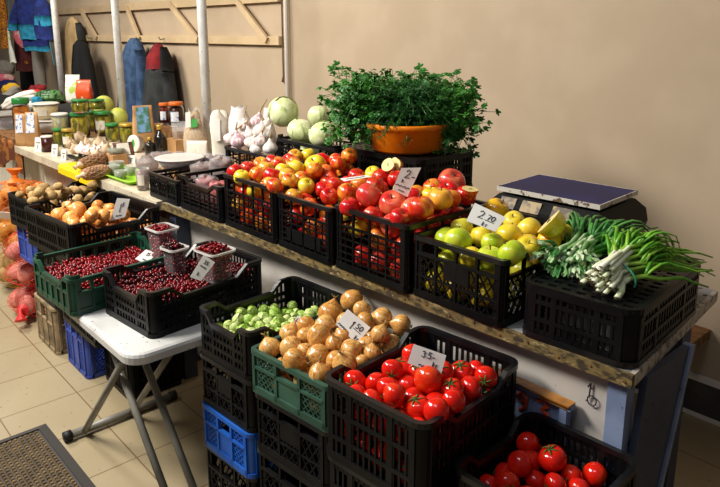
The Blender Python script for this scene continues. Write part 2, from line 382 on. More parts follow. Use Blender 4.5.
ORD = ['', 'second', 'third', 'fourth', 'fifth', 'sixth', 'seventh', 'eighth', 'ninth', 'tenth', 'eleventh', 'twelfth']
# ------------------------------------------------------------------ the hall: floor, wall, skirting, pipe
WALL_Y = 2.62
b = MB(); b.box((-13, -3.0, -0.05), (4.5, WALL_Y, 0.0)); structure(b.build('floor', mt['floor']))
b = MB(); b.box((-13, WALL_Y, -0.05), (4.5, WALL_Y + 0.15, 3.6)); structure(b.build('wall_back', mt['wall']))
b = MB(); b.box((-13, WALL_Y - 0.012, 0.012), (4.5, WALL_Y, 0.15)); structure(b.build('baseboard_back', mt['skirting']))
b = MB(); b.box((-13, WALL_Y - 0.02, 0.15), (4.5, WALL_Y, 0.172)); structure(b.build('trim_1', mt['pipe']))
b = MB(); b.box((-13, WALL_Y - 0.026, 0.0), (4.5, WALL_Y, 0.012)); structure(b.build('trim_2', mt['pipe']))
b = MB(); b.tube([(-3.585, 2.595, 0.0), (-3.585, 2.595, 3.4)], 0.014, 10)
tag(b.build('wall_pipe', mt['pipe'], smooth=True), 'thin white vertical pipe running down the beige wall', 'pipe')
b = MB(); b.tube([(-3.655, 2.612, 3.3), (-3.652, 2.612, 2.0), (-3.655, 2.612, 1.22), (-3.655, 2.606, 1.18)], [0.004, 0.004, 0.005, 0.009], 6)
tag(b.build('hanging_cable', mt['wire'], smooth=True), 'thin brown cable hanging down beside the white wall pipe', 'cable')
# coat rack
rack = thing('wall_rack', 'cream painted wooden coat rail of two boards with slanted slats on the wall', 'coat rack', (0, WALL_Y, 0))
for z in (1.422, 1.700):
    b = MB(); b.box((-9.4, -0.035, z), (-3.66, -0.001, z + 0.058)); b.build('board', mt['cream'], rack)
for xt, xb in ((-8.3, -7.9), (-7.12, -6.76), (-5.99, -5.77), (-5.15, -4.72), (-4.15, -3.78)):
    b = MB(); b.bar((xt, -0.045, 1.73), (xb, -0.045, 1.45), (0, 1, 0), 0.045, 0.02); b.build('slat', mt['cream'], rack)
for x in (-7.25, -6.9, -6.2, -5.75, -5.30, -4.6):
    b = MB(); b.tube([(x, -0.036, 1.455), (x, -0.075, 1.445), (x, -0.085, 1.468)], 0.005, 6); b.build('peg', mt['legsteel'], rack)

# ------------------------------------------------------------------ crates
def clip_seg(u0, v0, u1, v1, ua, ub, va, vb):
    t0, t1 = 0.0, 1.0
    du, dv = u1 - u0, v1 - v0
    for p, q in ((-du, u0 - ua), (du, ub - u0), (-dv, v0 - va), (dv, vb - v0)):
        if abs(p) < 1e-9:
            if q < 0: return None
        else:
            r = q / p
            if p < 0: t0 = max(t0, r)
            else: t1 = min(t1, r)
    if t0 >= t1: return None
    return (u0 + du * t0, v0 + dv * t0, u0 + du * t1, v0 + dv * t1)
def crate(label, x0, x1, y0, y1, z0, H, m='black', style='lattice', dip='', dd=0.035, plate=False, inverted=False, rz=0.0,
          group=None, rc=0.02, lean=(0, 0), flange=True, name='plastic_crate', posts=False):
    L, W = x1 - x0, y1 - y0
    ma = mt[m]
    rot = (PI if inverted else 0, 0, rz)
    root = thing(name, label, 'crate', ((x0 + x1) / 2, (y0 + y1) / 2, z0 + (H if inverted else 0)), rot, group)
    hx, hy = L / 2 - 0.006, W / 2 - 0.006
    def trap(s, a=0.12, c=0.24):
        s = min(s, 1 - s)
        return 0 if s < a else (1 if s > c else (s - a) / (c - a))
    dips = {k: (dd if k in dip else 0.0) for k in 'frbl'}
    # outline with rounded corners: side order f (y=-), r (x=+), b, l
    path = []
    cs = [(-hx + rc, -hy + rc, PI), (hx - rc, -hy + rc, 1.5 * PI), (hx - rc, hy - rc, 0), (-hx + rc, hy - rc, 0.5 * PI)]
    sides = 'frbl'
    for i in range(4):
        cx, cy, a0 = cs[i]
        for k in range(5):
            a = a0 + k / 4 * PI / 2
            path.append((cx + rc * math.cos(a), cy + rc * math.sin(a), H, math.cos(a), math.sin(a)))
        nx, ny = [(0, -1), (1, 0), (0, 1), (-1, 0)][i]
        j = (i + 1) % 4
        p, q = path[-1], (cs[j][0] + rc * math.cos(cs[j][2]), cs[j][1] + rc * math.sin(cs[j][2]))
        for s in (0.10, 0.12, 0.2, 0.24, 0.4, 0.6, 0.76, 0.8, 0.88, 0.90):
            path.append((p[0] + (q[0] - p[0]) * s, p[1] + (q[1] - p[1]) * s, H - dips[sides[i]] * trap(s), nx, ny))
    def loop(zf, w, h, nm, off=0.0):
        b = MB(); rows = []
        for (x, y, z, nx, ny) in path:
            zz = zf if zf is not None else z
            rows.append([(x + nx * (off + i * w / 2), y + ny * (off + i * w / 2), zz + j * h / 2 - (h / 2 if zf is None else 0)) for (i, j) in ((-1, -1), (1, -1), (1, 1), (-1, 1))])
        rows.append(rows[0]); b.grid(rows, closed=True)
        return b.build(nm, mt['rimblack'] if nm == 'rim' and m.startswith('black') else ma, root)
    loop(None, 0.013, 0.013, 'rim')
    loop(0.007, 0.011, 0.014, 'foot_rim')
    # floor
    b = MB(); n = max(4, int(W / 0.03))
    for k in range(n + 1):
        y = -hy + 0.01 + (2 * hy - 0.02) * k / n; b.box((-hx + 0.006, y - 0.0075, 0.003), (hx - 0.006, y + 0.0075, 0.008))
    n2 = max(4, int(L / 0.035))
    for k in range(n2 + 1):
        x = -hx + 0.01 + (2 * hx - 0.02) * k / n2; b.box((x - 0.007, -hy + 0.006, 0.0035), (x + 0.007, hy - 0.006, 0.0075))
    b.build('floor_grid', ma, root)
    # corner posts
    for i in range(4):
        cx, cy, a0 = cs[i]
        b = MB(); r1, r2 = rc + 0.001, rc - 0.004
        A = [a0 - 0.0 + k / 6 * PI / 2 for k in range(7)]
        ext = 0.016
        sect = []
        t0 = (-math.sin(A[0]), math.cos(A[0])); t1 = (-math.sin(A[-1]), math.cos(A[-1]))
        o_ = [(cx + r1 * math.cos(A[0]) - t0[0] * ext, cy + r1 * math.sin(A[0]) - t0[1] * ext)] + [(cx + r1 * math.cos(a), cy + r1 * math.sin(a)) for a in A] + [(cx + r1 * math.cos(A[-1]) + t1[0] * ext, cy + r1 * math.sin(A[-1]) + t1[1] * ext)]
        i_ = [(cx + r2 * math.cos(A[0]) - t0[0] * ext, cy + r2 * math.sin(A[0]) - t0[1] * ext)] + [(cx + r2 * math.cos(a), cy + r2 * math.sin(a)) for a in A] + [(cx + r2 * math.cos(A[-1]) + t1[0] * ext, cy + r2 * math.sin(A[-1]) + t1[1] * ext)]
        ring = o_ + i_[::-1]
        zt = H + (0.012 if posts else -0.004)
        b.grid([[(x, y, 0.004) for x, y in ring], [(x, y, zt) for x, y in ring]], closed=True)
        m_ = len(o_); o0 = len(ring)
        for k in range(m_ - 1):
            b.f.append((o0 + k, o0 + k + 1, o0 + len(ring) - 2 - k, o0 + len(ring) - 1 - k)); b.mi.append(0)
        b.build('corner_post', ma, root)
    # side panels
    for i, sd in enumerate(sides):
        nx, ny = [(0, -1), (1, 0), (0, 1), (-1, 0)][i]
        ux, uy = -ny, nx
        half = (hx if i % 2 == 0 else hy)
        dist = (hy if i % 2 == 0 else hx)
        ln = 2 * half - 2 * rc
        def P(u, v, off=0.0):
            return (nx * (dist + off) + ux * (u - ln / 2), ny * (dist + off) + uy * (u - ln / 2), v)
        d = dips[sd]
        htop = lambda u: H - d * trap(max(0, min(1, u / ln))) - 0.008
        hm = H - d
        b = MB(); nn = (nx, ny, 0)
        def rail(v, h=0.008, t=0.007, a=0.0, c=1.0):
            b.bar(P(ln * a, v), P(ln * c, v), nn, h, t)
        def rib(u, v0, v1, w=0.006, t=0.006, off=0.0):
            b.bar(P(u, v0, off), P(u, v1, off), nn, w, t)
        if style == 'grid':
            k = max(3, int(round(ln / 0.066)))
            for j in range(k + 1): rib(ln * j / k, 0.006, htop(ln * j / k), 0.0065)
            for fr in (0.17, 0.28, 0.39, 0.50, 0.61): rail(H * fr, 0.0045, 0.005)
            rail(H * 0.70, 0.007)
            if plate: b.bar(P(ln * 0.15, H * 0.28), P(ln * 0.85, H * 0.28), nn, H * 0.24, 0.006)
            for j in range(k * 2):
                if j % 2: rib(ln * j / (k * 2), 0.006, H * 0.70, 0.003, 0.004)
        elif style == 'lattice':
            k = max(2, int(round(ln / 0.075)))
            for j in range(k + 1): rib(ln * j / k, 0.006, htop(ln * j / k), 0.007, 0.009)
            v1 = hm * 0.72 if H > 0.12 else hm * 0.78
            rail(v1, 0.009, 0.010); rail(H * 0.36, 0.006)
            sp = 0.026
            for j in range(-20, 40):
                for sg in (1, -1):
                    u0 = j * sp; s_ = clip_seg(u0, 0.0, u0 + sg * 0.5, 0.5 * 1.5, 0, ln, 0.01, v1)
                    if s_: b.bar(P(s_[0], s_[1]), P(s_[2], s_[3]), nn, 0.0036, 0.004)
            if plate: b.bar(P(ln * 0.36, H * 0.58), P(ln * 0.66, H * 0.58), nn, H * 0.3, 0.008)
        elif style == 'slots':
            k = max(6, int(round(ln / 0.017)))
            for j in range(k + 1): rib(ln * j / k, 0.006, htop(ln * j / k), 0.006, 0.006)
            rail(H * 0.30, 0.010, 0.010); rail(hm * 0.62, 0.010, 0.010)
            rail(hm - 0.020, 0.012, 0.006)
            for j in (0, 0.25, 0.75, 1.0): rib(ln * j, 0.006, htop(ln * j), 0.014, 0.009)
            if plate: b.bar(P(ln * 0.3, H * 0.5), P(ln * 0.7, H * 0.5), nn, H * 0.28, 0.008)
        elif style == 'panel':
            b.bar(P(0.0, H * 0.32), P(ln, H * 0.32), nn, H * 0.56, 0.005)
            k = max(4, int(round(ln / 0.05)))
            for j in range(k + 1): rib(ln * j / k, 0.006, htop(ln * j / k), 0.009, 0.014)
            rail(H * 0.60, 0.009, 0.014)
        elif style == 'frame':
            k = max(3, int(round(ln / 0.10)))
            for j in range(k + 1): rib(ln * j / k, 0.006, htop(ln * j / k), 0.010, 0.012)
            rail(H * 0.62, 0.008, 0.012)
            sp = 0.018
            for (ua, ub) in ((0.0, ln * 0.33), (ln * 0.67, ln)):
                for j in range(-10, 60):
                    for sg in (1, -1):
                        s_ = clip_seg(j * sp, 0.0, j * sp + sg * 0.3, 0.3, ua, ub, 0.01, H * 0.9)
                        if s_: b.bar(P(s_[0], s_[1]), P(s_[2], s_[3]), nn, 0.003, 0.003)
            b.bar(P(ln * 0.33, H * 0.31), P(ln * 0.67, H * 0.31), nn, H * 0.56, 0.005)
        if flange:
            b.bar(P(-0.004, 0.013, 0.003), P(ln + 0.004, 0.013, 0.003), nn, 0.016, 0.006)
        b.build('side_panel', ma, root)
    return root

# ------------------------------------------------------------------ market counters
CZ = 0.80
CT = CZ + 0.0012
def slab(b, quad, z0, z1, mi=0):
    v = [(x, y, z0) for x, y in quad] + [(x, y, z1) for x, y in quad]
    b.add(v, [(3, 2, 1, 0), (4, 5, 6, 7), (0, 1, 5, 4), (1, 2, 6, 5), (2, 3, 7, 6), (3, 0, 4, 7)], mi)
FR = lambda x: 1.195 + (x + 2.591) * 0.0359     # front line of the counter
ct = thing('market_counter', 'long worn market counter with gilt front edge carrying the apple crates', 'market counter', (-1.5, 1.55, 0))
ct0 = lambda x, y: (x + 1.5, y - 1.55)
b = MB(); slab(b, [ct0(-2.574, FR(-2.574) + .012), ct0(-0.567, FR(-.567) + .012), ct0(-0.629, 1.90), ct0(-2.574, 1.88)], CZ - 0.029, CZ); b.build('tabletop', mt['top'], ct)
b = MB(); slab(b, [ct0(-2.576, FR(-2.574)), ct0(-0.555, FR(-.555)), ct0(-0.555, FR(-.555) + .0115), ct0(-2.576, FR(-2.574) + .0115)], CZ - 0.030, CZ ); b.build('front_edge', mt['edge'], ct)
b = MB(); slab(b, [ct0(-0.5665, FR(-.567) + .012), ct0(-0.555, FR(-.555) + .012), ct0(-0.617, 1.90), ct0(-0.6285, 1.90)], CZ - 0.030, CZ ); b.build('end_edge', mt['edge_grey'], ct)
for k in range(26):
    b = MB(); x = -2.52 + k * 0.078; b.tube([(x + 1.5, FR(x) - 1.55 - 0.002, CZ - 0.011 - 0.008 * (k % 2)), (x + 1.5, FR(x) - 1.55 + 0.003, CZ - 0.011 - 0.008 * (k % 2))], 0.0035, 7); b.build('nail', mt['plank'], ct)
for k in range(7):
    b = MB(); y = 1.33 + k * 0.085; x = -0.576 - (y - 1.25) * 0.09; b.tube([(x + 1.5, y - 1.55, CZ - 0.001), (x + 1.5, y - 1.55, CZ + 0.0008)], 0.006, 8); b.build('nail', mt['rubber'], ct)
b = MB(); slab(b, [ct0(-2.56, 1.285), ct0(-0.618, 1.305), ct0(-0.618, 1.320), ct0(-2.56, 1.30)], 0.10, CZ - 0.0295); b.build('front_panel', mt['panelw'], ct)
# blue post at the right of the front board, slanted end leg
b = MB(); slab(b, [ct0(-0.616, 1.289), ct0(-0.573, 1.289), ct0(-0.573, 1.328), ct0(-0.616, 1.328)], 0.0, CZ - 0.0295); b.build('leg', mt['bluelight'], ct)
b = MB()
def legq(pts, x0, x1, mi):
    v = [(x0 + 1.5, y - 1.55, z) for y, z in pts] + [(x1 + 1.5, y - 1.55, z) for y, z in pts]
    b.add(v, [(0, 1, 2, 3), (7, 6, 5, 4), (0, 4, 5, 1), (1, 5, 6, 2), (2, 6, 7, 3), (3, 7, 4, 0)], mi)
legq([(1.345, CZ - .0295), (1.22, 0.0), (1.33, 0.0), (1.56, CZ - .0295)], -0.570, -0.554, 0)
b.build('leg', mt['bluegrey'], ct)
b = MB(); legq([(1.562, CZ - .0295), (1.332, 0.0), (1.348, 0.0), (1.580, CZ - .0295)], -0.572, -0.548, 0)
b.build('leg_edge', mt['bluelight'], ct)
b = MB(); slab(b, [ct0(-2.56, 1.80), ct0(-2.50, 1.80), ct0(-2.50, 1.86), ct0(-2.56, 1.86)], 0, CZ - .0295); b.build('leg', mt['bluegrey'], ct)
b = MB(); slab(b, [ct0(-2.56, 1.22), ct0(-2.50, 1.22), ct0(-2.50, 1.28), ct0(-2.56, 1.28)], 0, CZ - .0295); b.build('leg', mt['bluegrey'], ct)
b = MB(); slab(b, [ct0(-0.72, 1.80), ct0(-0.66, 1.80), ct0(-0.66, 1.86), ct0(-0.72, 1.86)], 0, CZ - .0295); b.build('leg', mt['bluegrey'], ct)
# handwritten mark on the board
def stroke(b, pts, P, r=0.0016):
    b.tube([P(u, v) for u, v in pts], r, 5)
DIG = {'1': [[(.25, .7), (.55, 1), (.45, 0)]], '0': [[(.5, 1), (.15, .8), (.1, .3), (.4, 0), (.8, .25), (.85, .75), (.5, 1)]],
       '5': [[(.85, 1), (.3, 1), (.22, .58), (.6, .62), (.82, .32), (.5, 0), (.12, .1)]], '2': [[(.15, .78), (.45, 1), (.8, .8), (.65, .45), (.1, 0), (.9, .05)]],
       '3': [[(.15, .9), (.55, 1), (.8, .78), (.45, .55), (.82, .32), (.55, 0), (.1, .12)]], '7': [[(.1, .95), (.85, .98), (.4, 0)]],
       '9': [[(.8, .7), (.5, .5), (.18, .72), (.45, 1), (.8, .8), (.72, .3), (.4, 0)]], '-': [[(.1, .5), (.9, .55)]],
       '8': [[(.5, .55), (.2, .8), (.5, 1), (.8, .78), (.45, .5), (.12, .25), (.5, 0), (.85, .25), (.5, .55)]],
       'k': [[(.2, 1), (.15, 0)], [(.75, .6), (.2, .3), (.8, 0)]], 'r': [[(.75, .6), (.25, .6), (.2, 0)]], '~': [[(0, .3), (.15, .7), (.25, .2), (.4, .65), (.5, .2), (.65, .7), (.75, .15), (.9, .6), (1, .3)]],
       '.': [[(.4, .02), (.5, .06)]], '_': [[(0, .0), (1, .05)]]}
def write(b, ch, P, u, v, w, h, r=0.0016, sl=0.0):
    for st in DIG[ch]:
        stroke(b, [(u + (x + sl * y) * w, v + y * h) for x, y in st], P, r)
b = MB(); Pm = lambda u, v: (u + 1.5, 1.3 - 1.55 - 0.001, v)
write(b, '1', Pm, -0.672, 0.692, 0.022, 0.036, 0.002)
b.tube([Pm(-0.655 + 0.011 * math.cos(a), 0.687 + 0.012 * math.sin(a)) for a in np.linspace(0, 2 * PI, 13)], 0.0016, 5)
write(b, '.', Pm, -0.660, 0.685, 0.012, 0.01, 0.0018)
b.build('pencil_mark', mt['ink'], ct)
# framed number panel on the board
fp = thing('number_plate', 'small wood framed blue panel with orange brush painted digits 93 on the board', 'number plate', (-0.82, 1.297, 0.57))
b = MB(); b.box((-0.115, -0.012, -0.16), (0.105, -0.002, 0.078)); b.build('panel', mt['bluelight'], fp)
b = MB(); b.bar((-0.13, -0.016, 0.090), (0.13, -0.016, 0.090), (0, 1, 0), 0.013, 0.022); b.build('frame', mt['bluelight'], fp)
b = MB(); b.bar((-0.13, -0.020, 0.0985), (0.13, -0.020, 0.0985), (0, 1, 0), 0.004, 0.030); b.build('frame_edge', mt['orangewood'], fp)
b = MB(); b.bar((0.05, -0.0275, 0.090), (0.122, -0.0275, 0.090), (0, 1, 0), 0.010, 0.0012); b.build('worn_patch', mt['orangewood'], fp)
for x in (-0.12, 0.112):
    b = MB(); b.bar((x, -0.016, -0.16), (x, -0.016, 0.081), (0, 1, 0), 0.018, 0.022); b.build('frame', mt['bluelight'], fp)
b = MB(); Pm = lambda u, v: (u, -0.0135, v)
write(b, '9', Pm, -0.028, 0.020, 0.045, 0.050, 0.006); write(b, '3', Pm, 0.030, 0.024, 0.045, 0.050, 0.006)
b.build('digits', mt['redpaint'], fp)

# counter on the left
lt = thing('market_counter', 'grey edged counter on the left carrying pickle jars and garlic', 'market counter', (-3.6, 1.55, 0))
lt0 = lambda x, y: (x + 3.6, y - 1.55)
b = MB(); slab(b, [lt0(-4.56, 1.17), lt0(-2.60, 1.195), lt0(-2.60, 2.02), lt0(-4.56, 2.02)], CZ - .04, CZ); b.build('tabletop', mt['laminate'], lt)
b = MB(); slab(b, [lt0(-4.562, 1.158), lt0(-2.60, 1.185), lt0(-2.60, 1.194), lt0(-4.562, 1.169)], CZ - .042, CZ); b.build('front_edge', mt['laminate'], lt)
b = MB()
for k in range(34):
    x = -4.5 + k * 0.056; slab(b, [lt0(x, 1.30), lt0(x + 0.050, 1.30), lt0(x + 0.050, 1.312), lt0(x, 1.312)], 0.06, 0.70)
b.build('siding', mt['siding'], lt)
b = MB(); slab(b, [lt0(-4.54, 1.285), lt0(-2.62, 1.285), lt0(-2.62, 1.30), lt0(-4.54, 1.30)], 0.675, 0.70); b.build('siding_rail', mt['siding'], lt)
b = MB(); slab(b, [lt0(-4.54, 1.24), lt0(-2.62, 1.24), lt0(-2.62, 1.312), lt0(-4.54, 1.312)], 0.71, CZ - .0295); b.build('apron', mt['plank'], lt)
for x in (-4.54, -2.68):
    b = MB(); slab(b, [lt0(x, 1.93), lt0(x + .06, 1.93), lt0(x + .06, 1.99), lt0(x, 1.99)], 0, CZ - .0295); b.build('leg', mt['bluegrey'], lt)
    b = MB(); slab(b, [lt0(x, 1.315), lt0(x + .06, 1.315), lt0(x + .06, 1.375), lt0(x, 1.375)], 0, CZ - .0295); b.build('leg', mt['bluegrey'], lt)
# farthest counter
fc = thing('market_counter', 'farthest counter at the left edge piled with knitted clothes', 'market counter', (-5.9, 1.6, 0))
b = MB(); b.box((-1.3, -0.36, CZ - .05), (1.27, 0.62, CZ - .01)); b.build('tabletop', mt['plank'], fc)
b = MB()
for k in range(44): b.box((-1.28 + k * .058, -0.24, 0.05), (-1.23 + k * .058, -0.228, CZ - .0505))
b.build('siding', mt['siding'], fc)
for x in (-1.25, 1.18):
    b = MB(); b.box((x, 0.5, 0), (x + .06, 0.56, CZ - .0505)); b.build('leg', mt['bluegrey'], fc)
    b = MB(); b.box((x, -0.22, 0), (x + .06, -0.16, CZ - .0505)); b.build('leg', mt['bluegrey'], fc)
# brown patterned cloth hanging from the farthest counter's front
b = MB(); rows = []
for i in range(9):
    v = i / 8; row = []
    for j in range(30):
        u = j / 29; x = -5.3 + 0.64 * u
        row.append((x, 1.233 - 0.012 * math.sin(u * 26 + v) - (0.0 if i else -0.06), CZ - .004 - v * (0.20 + 0.05 * math.sin(u * 7 + 1)) if i else CZ - .008))
    rows.append(row)
rows2 = [[(p[0], p[1] + 0.004, p[2] - (0.0 if i else 0)) for p in r] for i, r in enumerate(rows)]
b.grid(rows); b.grid([r[::-1] for r in rows2])
tag(b.build('hanging_cloth', mt['browncloth'], smooth=True), 'brown patterned cloth draped over the front of the farthest counter', 'cloth')

# three steel poles of the stall and the rail the clothes hang on
for px_, py_, y, lab in ((205.3, 80, 1.85, 'grey painted steel pole nearest the garlic and the flour bags'), (116.7, 30, 1.95, 'grey painted steel pole in front of the blue coat'), (56.2, 30, 1.98, 'grey painted steel pole at the far left beside the hanging knitwear')):
    p = ony(px_, py_, y)
    t = thing('steel_pole', lab, 'pole', (p[0], y, CZ + .0003), (0, 0, 0), 'stall poles')
    b = MB(); b.tube([(0, 0, 0), (0, 0, 1.5)], 0.026, 16); b.build('pole_tube', mt['steel'], t, smooth=True)
    b = MB(); b.tube([(0, 0, 0), (0, 0, .012)], 0.034, 16); b.build('pole_foot', mt['steel'], t, smooth=True)
b = MB(); b.tube([(-8.2, 2.18, 1.97), (-3.9, 2.18, 1.97)], 0.012, 10)
for x in (-8.1, -4.2): b.tube([(x, 2.18, 1.97), (x, WALL_Y - .001, 1.99)], 0.010, 8)
tag(b.build('hanging_rail', mt['steel'], smooth=True), 'thin steel rail fixed to the wall above the picture carrying the knitwear', 'rail')

# ledge plank fixed to the wall behind the counter
b = MB(); b.box((-1.20, WALL_Y - 0.34, 0.335), (-0.86, WALL_Y - 0.001, 0.372))
tag(b.build('ledge_plank', mt['plank']), 'short brown wooden plank ledge low on the wall behind the counter', 'plank')

# ------------------------------------------------------------------ white folding table
ft = thing('folding_table', 'small white plastic folding table with grey crossed steel legs under cranberry crates', 'table', (-2.05, 0.92, 0))
TZ = 0.60
b = MB(); pts = []
for cx, cy, a0 in ((0.276, -0.19, 1.5 * PI), (0.276, 0.23, 0), (-0.36, 0.23, 0.5 * PI), (-0.36, -0.19, PI)):
    for k in range(7):
        a = a0 + k / 6 * PI / 2; pts.append((cx + .06 * math.cos(a), cy + .06 * math.sin(a), math.cos(a), math.sin(a)))
n = len(pts)
rows = []
for off, z in ((-.012, TZ - .038), (0.0, TZ - .034), (0.002, TZ - .012), (-.002, TZ - .004), (-.010, TZ)):
    rows.append([(x + nx * off, y + ny * off, z) for x, y, nx, ny in pts])
b.grid(rows, closed=True)
b.f.append(tuple(4 * n + k for k in range(n))); b.mi.append(0); b.f.append(tuple(reversed(range(n)))); b.mi.append(0)
o = b.build('tabletop', mt['tabletop'], ft)
x0 = -2.05
for (y, top, bot) in ((0.735, (-1.855, .565), (-2.375, .022)), (0.92, (-1.855, .565), (-2.375, .022)), (0.76, (-2.18, .565), (-1.664, .022)), (0.845, (-2.18, .565), (-1.664, .022))):
    b = MB(); b.tube([(top[0] - x0, y - .92, top[1]), (bot[0] - x0, y - .92, bot[1])], 0.0125, 10); b.build('leg', mt['legsteel'], ft, smooth=True)
for x, ya, yb in ((-2.385, 0.675, 1.10), (-1.66, 0.70, 0.84)):
    b = MB(); b.tube([(x - x0, ya - .92, .022), (x - x0, yb - .92, .022)], 0.0145, 12); bar = b.build('foot_bar', mt['legsteel'], ft, smooth=True)
    for y in (ya, yb):
        b = MB(); b.tube([(x - x0, y - .92 - .014, .022), (x - x0, y - .92 + .014, .022)], 0.0195, 14); b.build('end_cap', mt['rubber'], bar, smooth=True)
for x in (-1.855, -2.18):
    b = MB(); b.tube([(x - x0, .70 - .92, .555), (x - x0, .95 - .92, .555)], 0.011, 8); b.build('stretcher', mt['legsteel'], ft, smooth=True)

# ------------------------------------------------------------------ doormat
dm = thing('doormat', 'brown ribbed doormat with grey rubber border on the tiles', 'doormat', (-2.06, 0.36, 0), (0, 0, 0.01))
b = MB()
X0, X1, Y0, Y1, e = -0.5, 0.62, -0.34, 0.295, 0.036
def frame_ring(x0, x1, y0, y1, w, za, zb):
    o_ = [(x0, y0), (x1, y0), (x1, y1), (x0, y1)]; i_ = [(x0 + w, y0 + w), (x1 - w, y0 + w), (x1 - w, y1 - w), (x0 + w, y1 - w)]
    v = [(x, y, za) for x, y in o_] + [(x, y, zb) for x, y in i_] + [(x, y, za) for x, y in i_]
    f = []
    for k in range(4):
        j = (k + 1) % 4; f.append((k, j, 4 + j, 4 + k)); f.append((4 + k, 4 + j, 8 + j, 8 + k))
    b.add(v, f)
frame_ring(X0, X1, Y0, Y1, e, 0.001, 0.011); b.build('border', mt['matrim'], dm)
b = MB(); b.box((X0 + e, Y0 + e, 0.001), (X1 - e, Y1 - e, 0.005)); b.build('backing', mt['matrim'], dm)
b = MB()
nx_, ny_ = 54, 30
for i in range(nx_):
    for j in range(ny_):
        x = X0 + e + .006 + (X1 - X0 - 2 * e - .012) * (i + .5) / nx_; y = Y0 + e + .006 + (Y1 - Y0 - 2 * e - .012) * (j + .5) / ny_
        w, h = 0.0075, 0.0072
        v = [(x - w, y - h, .005), (x + w, y - h, .005), (x + w, y + h, .005), (x - w, y + h, .005), (x - w * .6, y - h * .6, .012), (x + w * .6, y - h * .6, .012), (x + w * .6, y + h * .6, .012), (x - w * .6, y + h * .6, .012)]
        b.add(v, [(4, 5, 6, 7), (0, 1, 5, 4), (1, 2, 6, 5), (2, 3, 7, 6), (3, 0, 4, 7)])
b.build('pile', mt['matfill'], dm)

# ------------------------------------------------------------------ all the crates
cr = {}
# on the counter, front row
cr['A1'] = crate('low black crate of packed dried goods, leftmost along the counter edge', -2.729, -2.455, 1.212, 1.512, CT, 0.108, style='lattice', rc=0.009)
cr['A2'] = crate('small black crate of pink beans with scooped rim, left of the apple crates', -2.447, -2.122, 1.214, 1.514, CT, 0.14, style='grid', dip='fb', dd=0.022, rc=0.009)
cr['A3'] = crate('black grid crate of mixed apples beside the pink bean crate', -2.114, -1.781, 1.222, 1.592, CT, 0.195, style='grid', rc=0.009)
cr['A4'] = crate('black grid crate of apples in the middle of the three apple crates', -1.775, -1.491, 1.226, 1.596, CT, 0.182, style='grid', plate=True, rc=0.009)
cr['A5'] = crate('black grid crate of big red apples next to the yellow apple crate', -1.485, -1.176, 1.233, 1.603, CT, 0.195, style='grid', rc=0.009)
cr['A6'] = crate('black lattice crate full of yellow green apples', -1.172, -0.872, 1.247, 1.652, CT, 0.172, style='lattice', plate=True, rc=0.009)
cr['A7'] = crate('upturned black crate at the counter end under the green onions', -0.854, -0.579, 1.268, 1.712, CT, 0.134, style='slots', inverted=True, rc=0.03, rz=0.085)
# back row
cr['B1'] = crate('low black crate of garlic behind the pink bean crate', -2.80, -2.385, 1.63, 1.93, CT, 0.165, style='grid')
cr['B2a'] = crate('black crate under the cabbage crate at the back of the counter', -2.36, -1.95, 1.63, 1.93, CT, 0.128, style='lattice')
cr['B2'] = crate('black lattice crate of pale cabbages behind the apples', -2.36, -1.95, 1.63, 1.93, CT + .1287, 0.128, style='lattice', posts=True)
cr['B3a'] = crate('black crate at the back of the counter below the pot stand crate', -1.93, -1.495, 1.63, 1.93, CT, 0.138, style='slots')
cr['B3'] = crate('upturned black crate holding up the orange pot of herbs', -1.93, -1.495, 1.63, 1.93, CT + .1387, 0.138, style='slots', inverted=True)
cr['S'] = crate('black crate under the dark blue weighing scale', -1.25, -0.865, 1.70, 1.98, CT, 0.115, style='slots')
ROT = {}
def rcrate(key, label, cx, cy, L, W, z0, H, rz=0.087, **k):
    cr[key] = crate(label, cx - L / 2, cx + L / 2, cy - W / 2, cy + W / 2, z0, H, rz=rz, **k)
    ROT[key] = (cx, cy, rz, (cx - L / 2 + .012, cx + L / 2 - .012, cy - W / 2 + .012, cy + W / 2 - .012, z0 + .009), z0 + H - .01)
# folding table
rcrate('G', 'dark green crate of cranberries on the white folding table', -2.278, 0.842, .332, .405, TZ + .0005, 0.125, 0.05, m='dgreen', style='panel', dip='fb', dd=0.03, posts=True, rc=0.016)
rcrate('C', 'black crate of cranberries with a sloped rim at the front of the folding table', -1.950, 0.970, .312, .435, TZ + .0005, 0.148, 0.085, style='slots', dip='lrf', dd=0.036)
# sprout stack
rcrate('P', 'black crate of brussels sprouts on top of its stack', -1.573, 1.068, .264, .375, 0.560, 0.145, 0.05, style='slots', dip='lrf', dd=0.03)
rcrate('P2', 'empty black lattice crate right under the brussels sprouts crate', -1.576, 1.066, .270, .375, 0.398, 0.1615, 0.05, m='black2', style='lattice', plate=True)
rcrate('P3', 'bright blue crate low in the stack under the brussels sprouts', -1.574, 1.060, .262, .375, 0.254, 0.1435, 0.05, m='blue', style='frame')
rcrate('P4', 'black crate on the floor under the bright blue crate', -1.578, 1.066, .268, .375, 0.001, 0.2525, 0.05, m='black2', style='lattice')
# onion stack
rcrate('O', 'grey green shallow crate heaped with brown onions', -1.262, 1.066, .302, .38, 0.565, 0.122, m='green', style='frame', rc=0.012)
rcrate('O2', 'black lattice crate right under the grey green onion crate', -1.262, 1.067, .296, .38, 0.398, 0.1665, m='black2', style='lattice', plate=True)
rcrate('O3', 'second black lattice crate below the grey green onion crate', -1.262, 1.067, .296, .38, 0.204, 0.1935, m='black2', style='lattice', plate=True)
rcrate('O4', 'black crate on the floor under the onion stack', -1.262, 1.067, .296, .38, 0.001, 0.2025, m='black2', style='lattice')
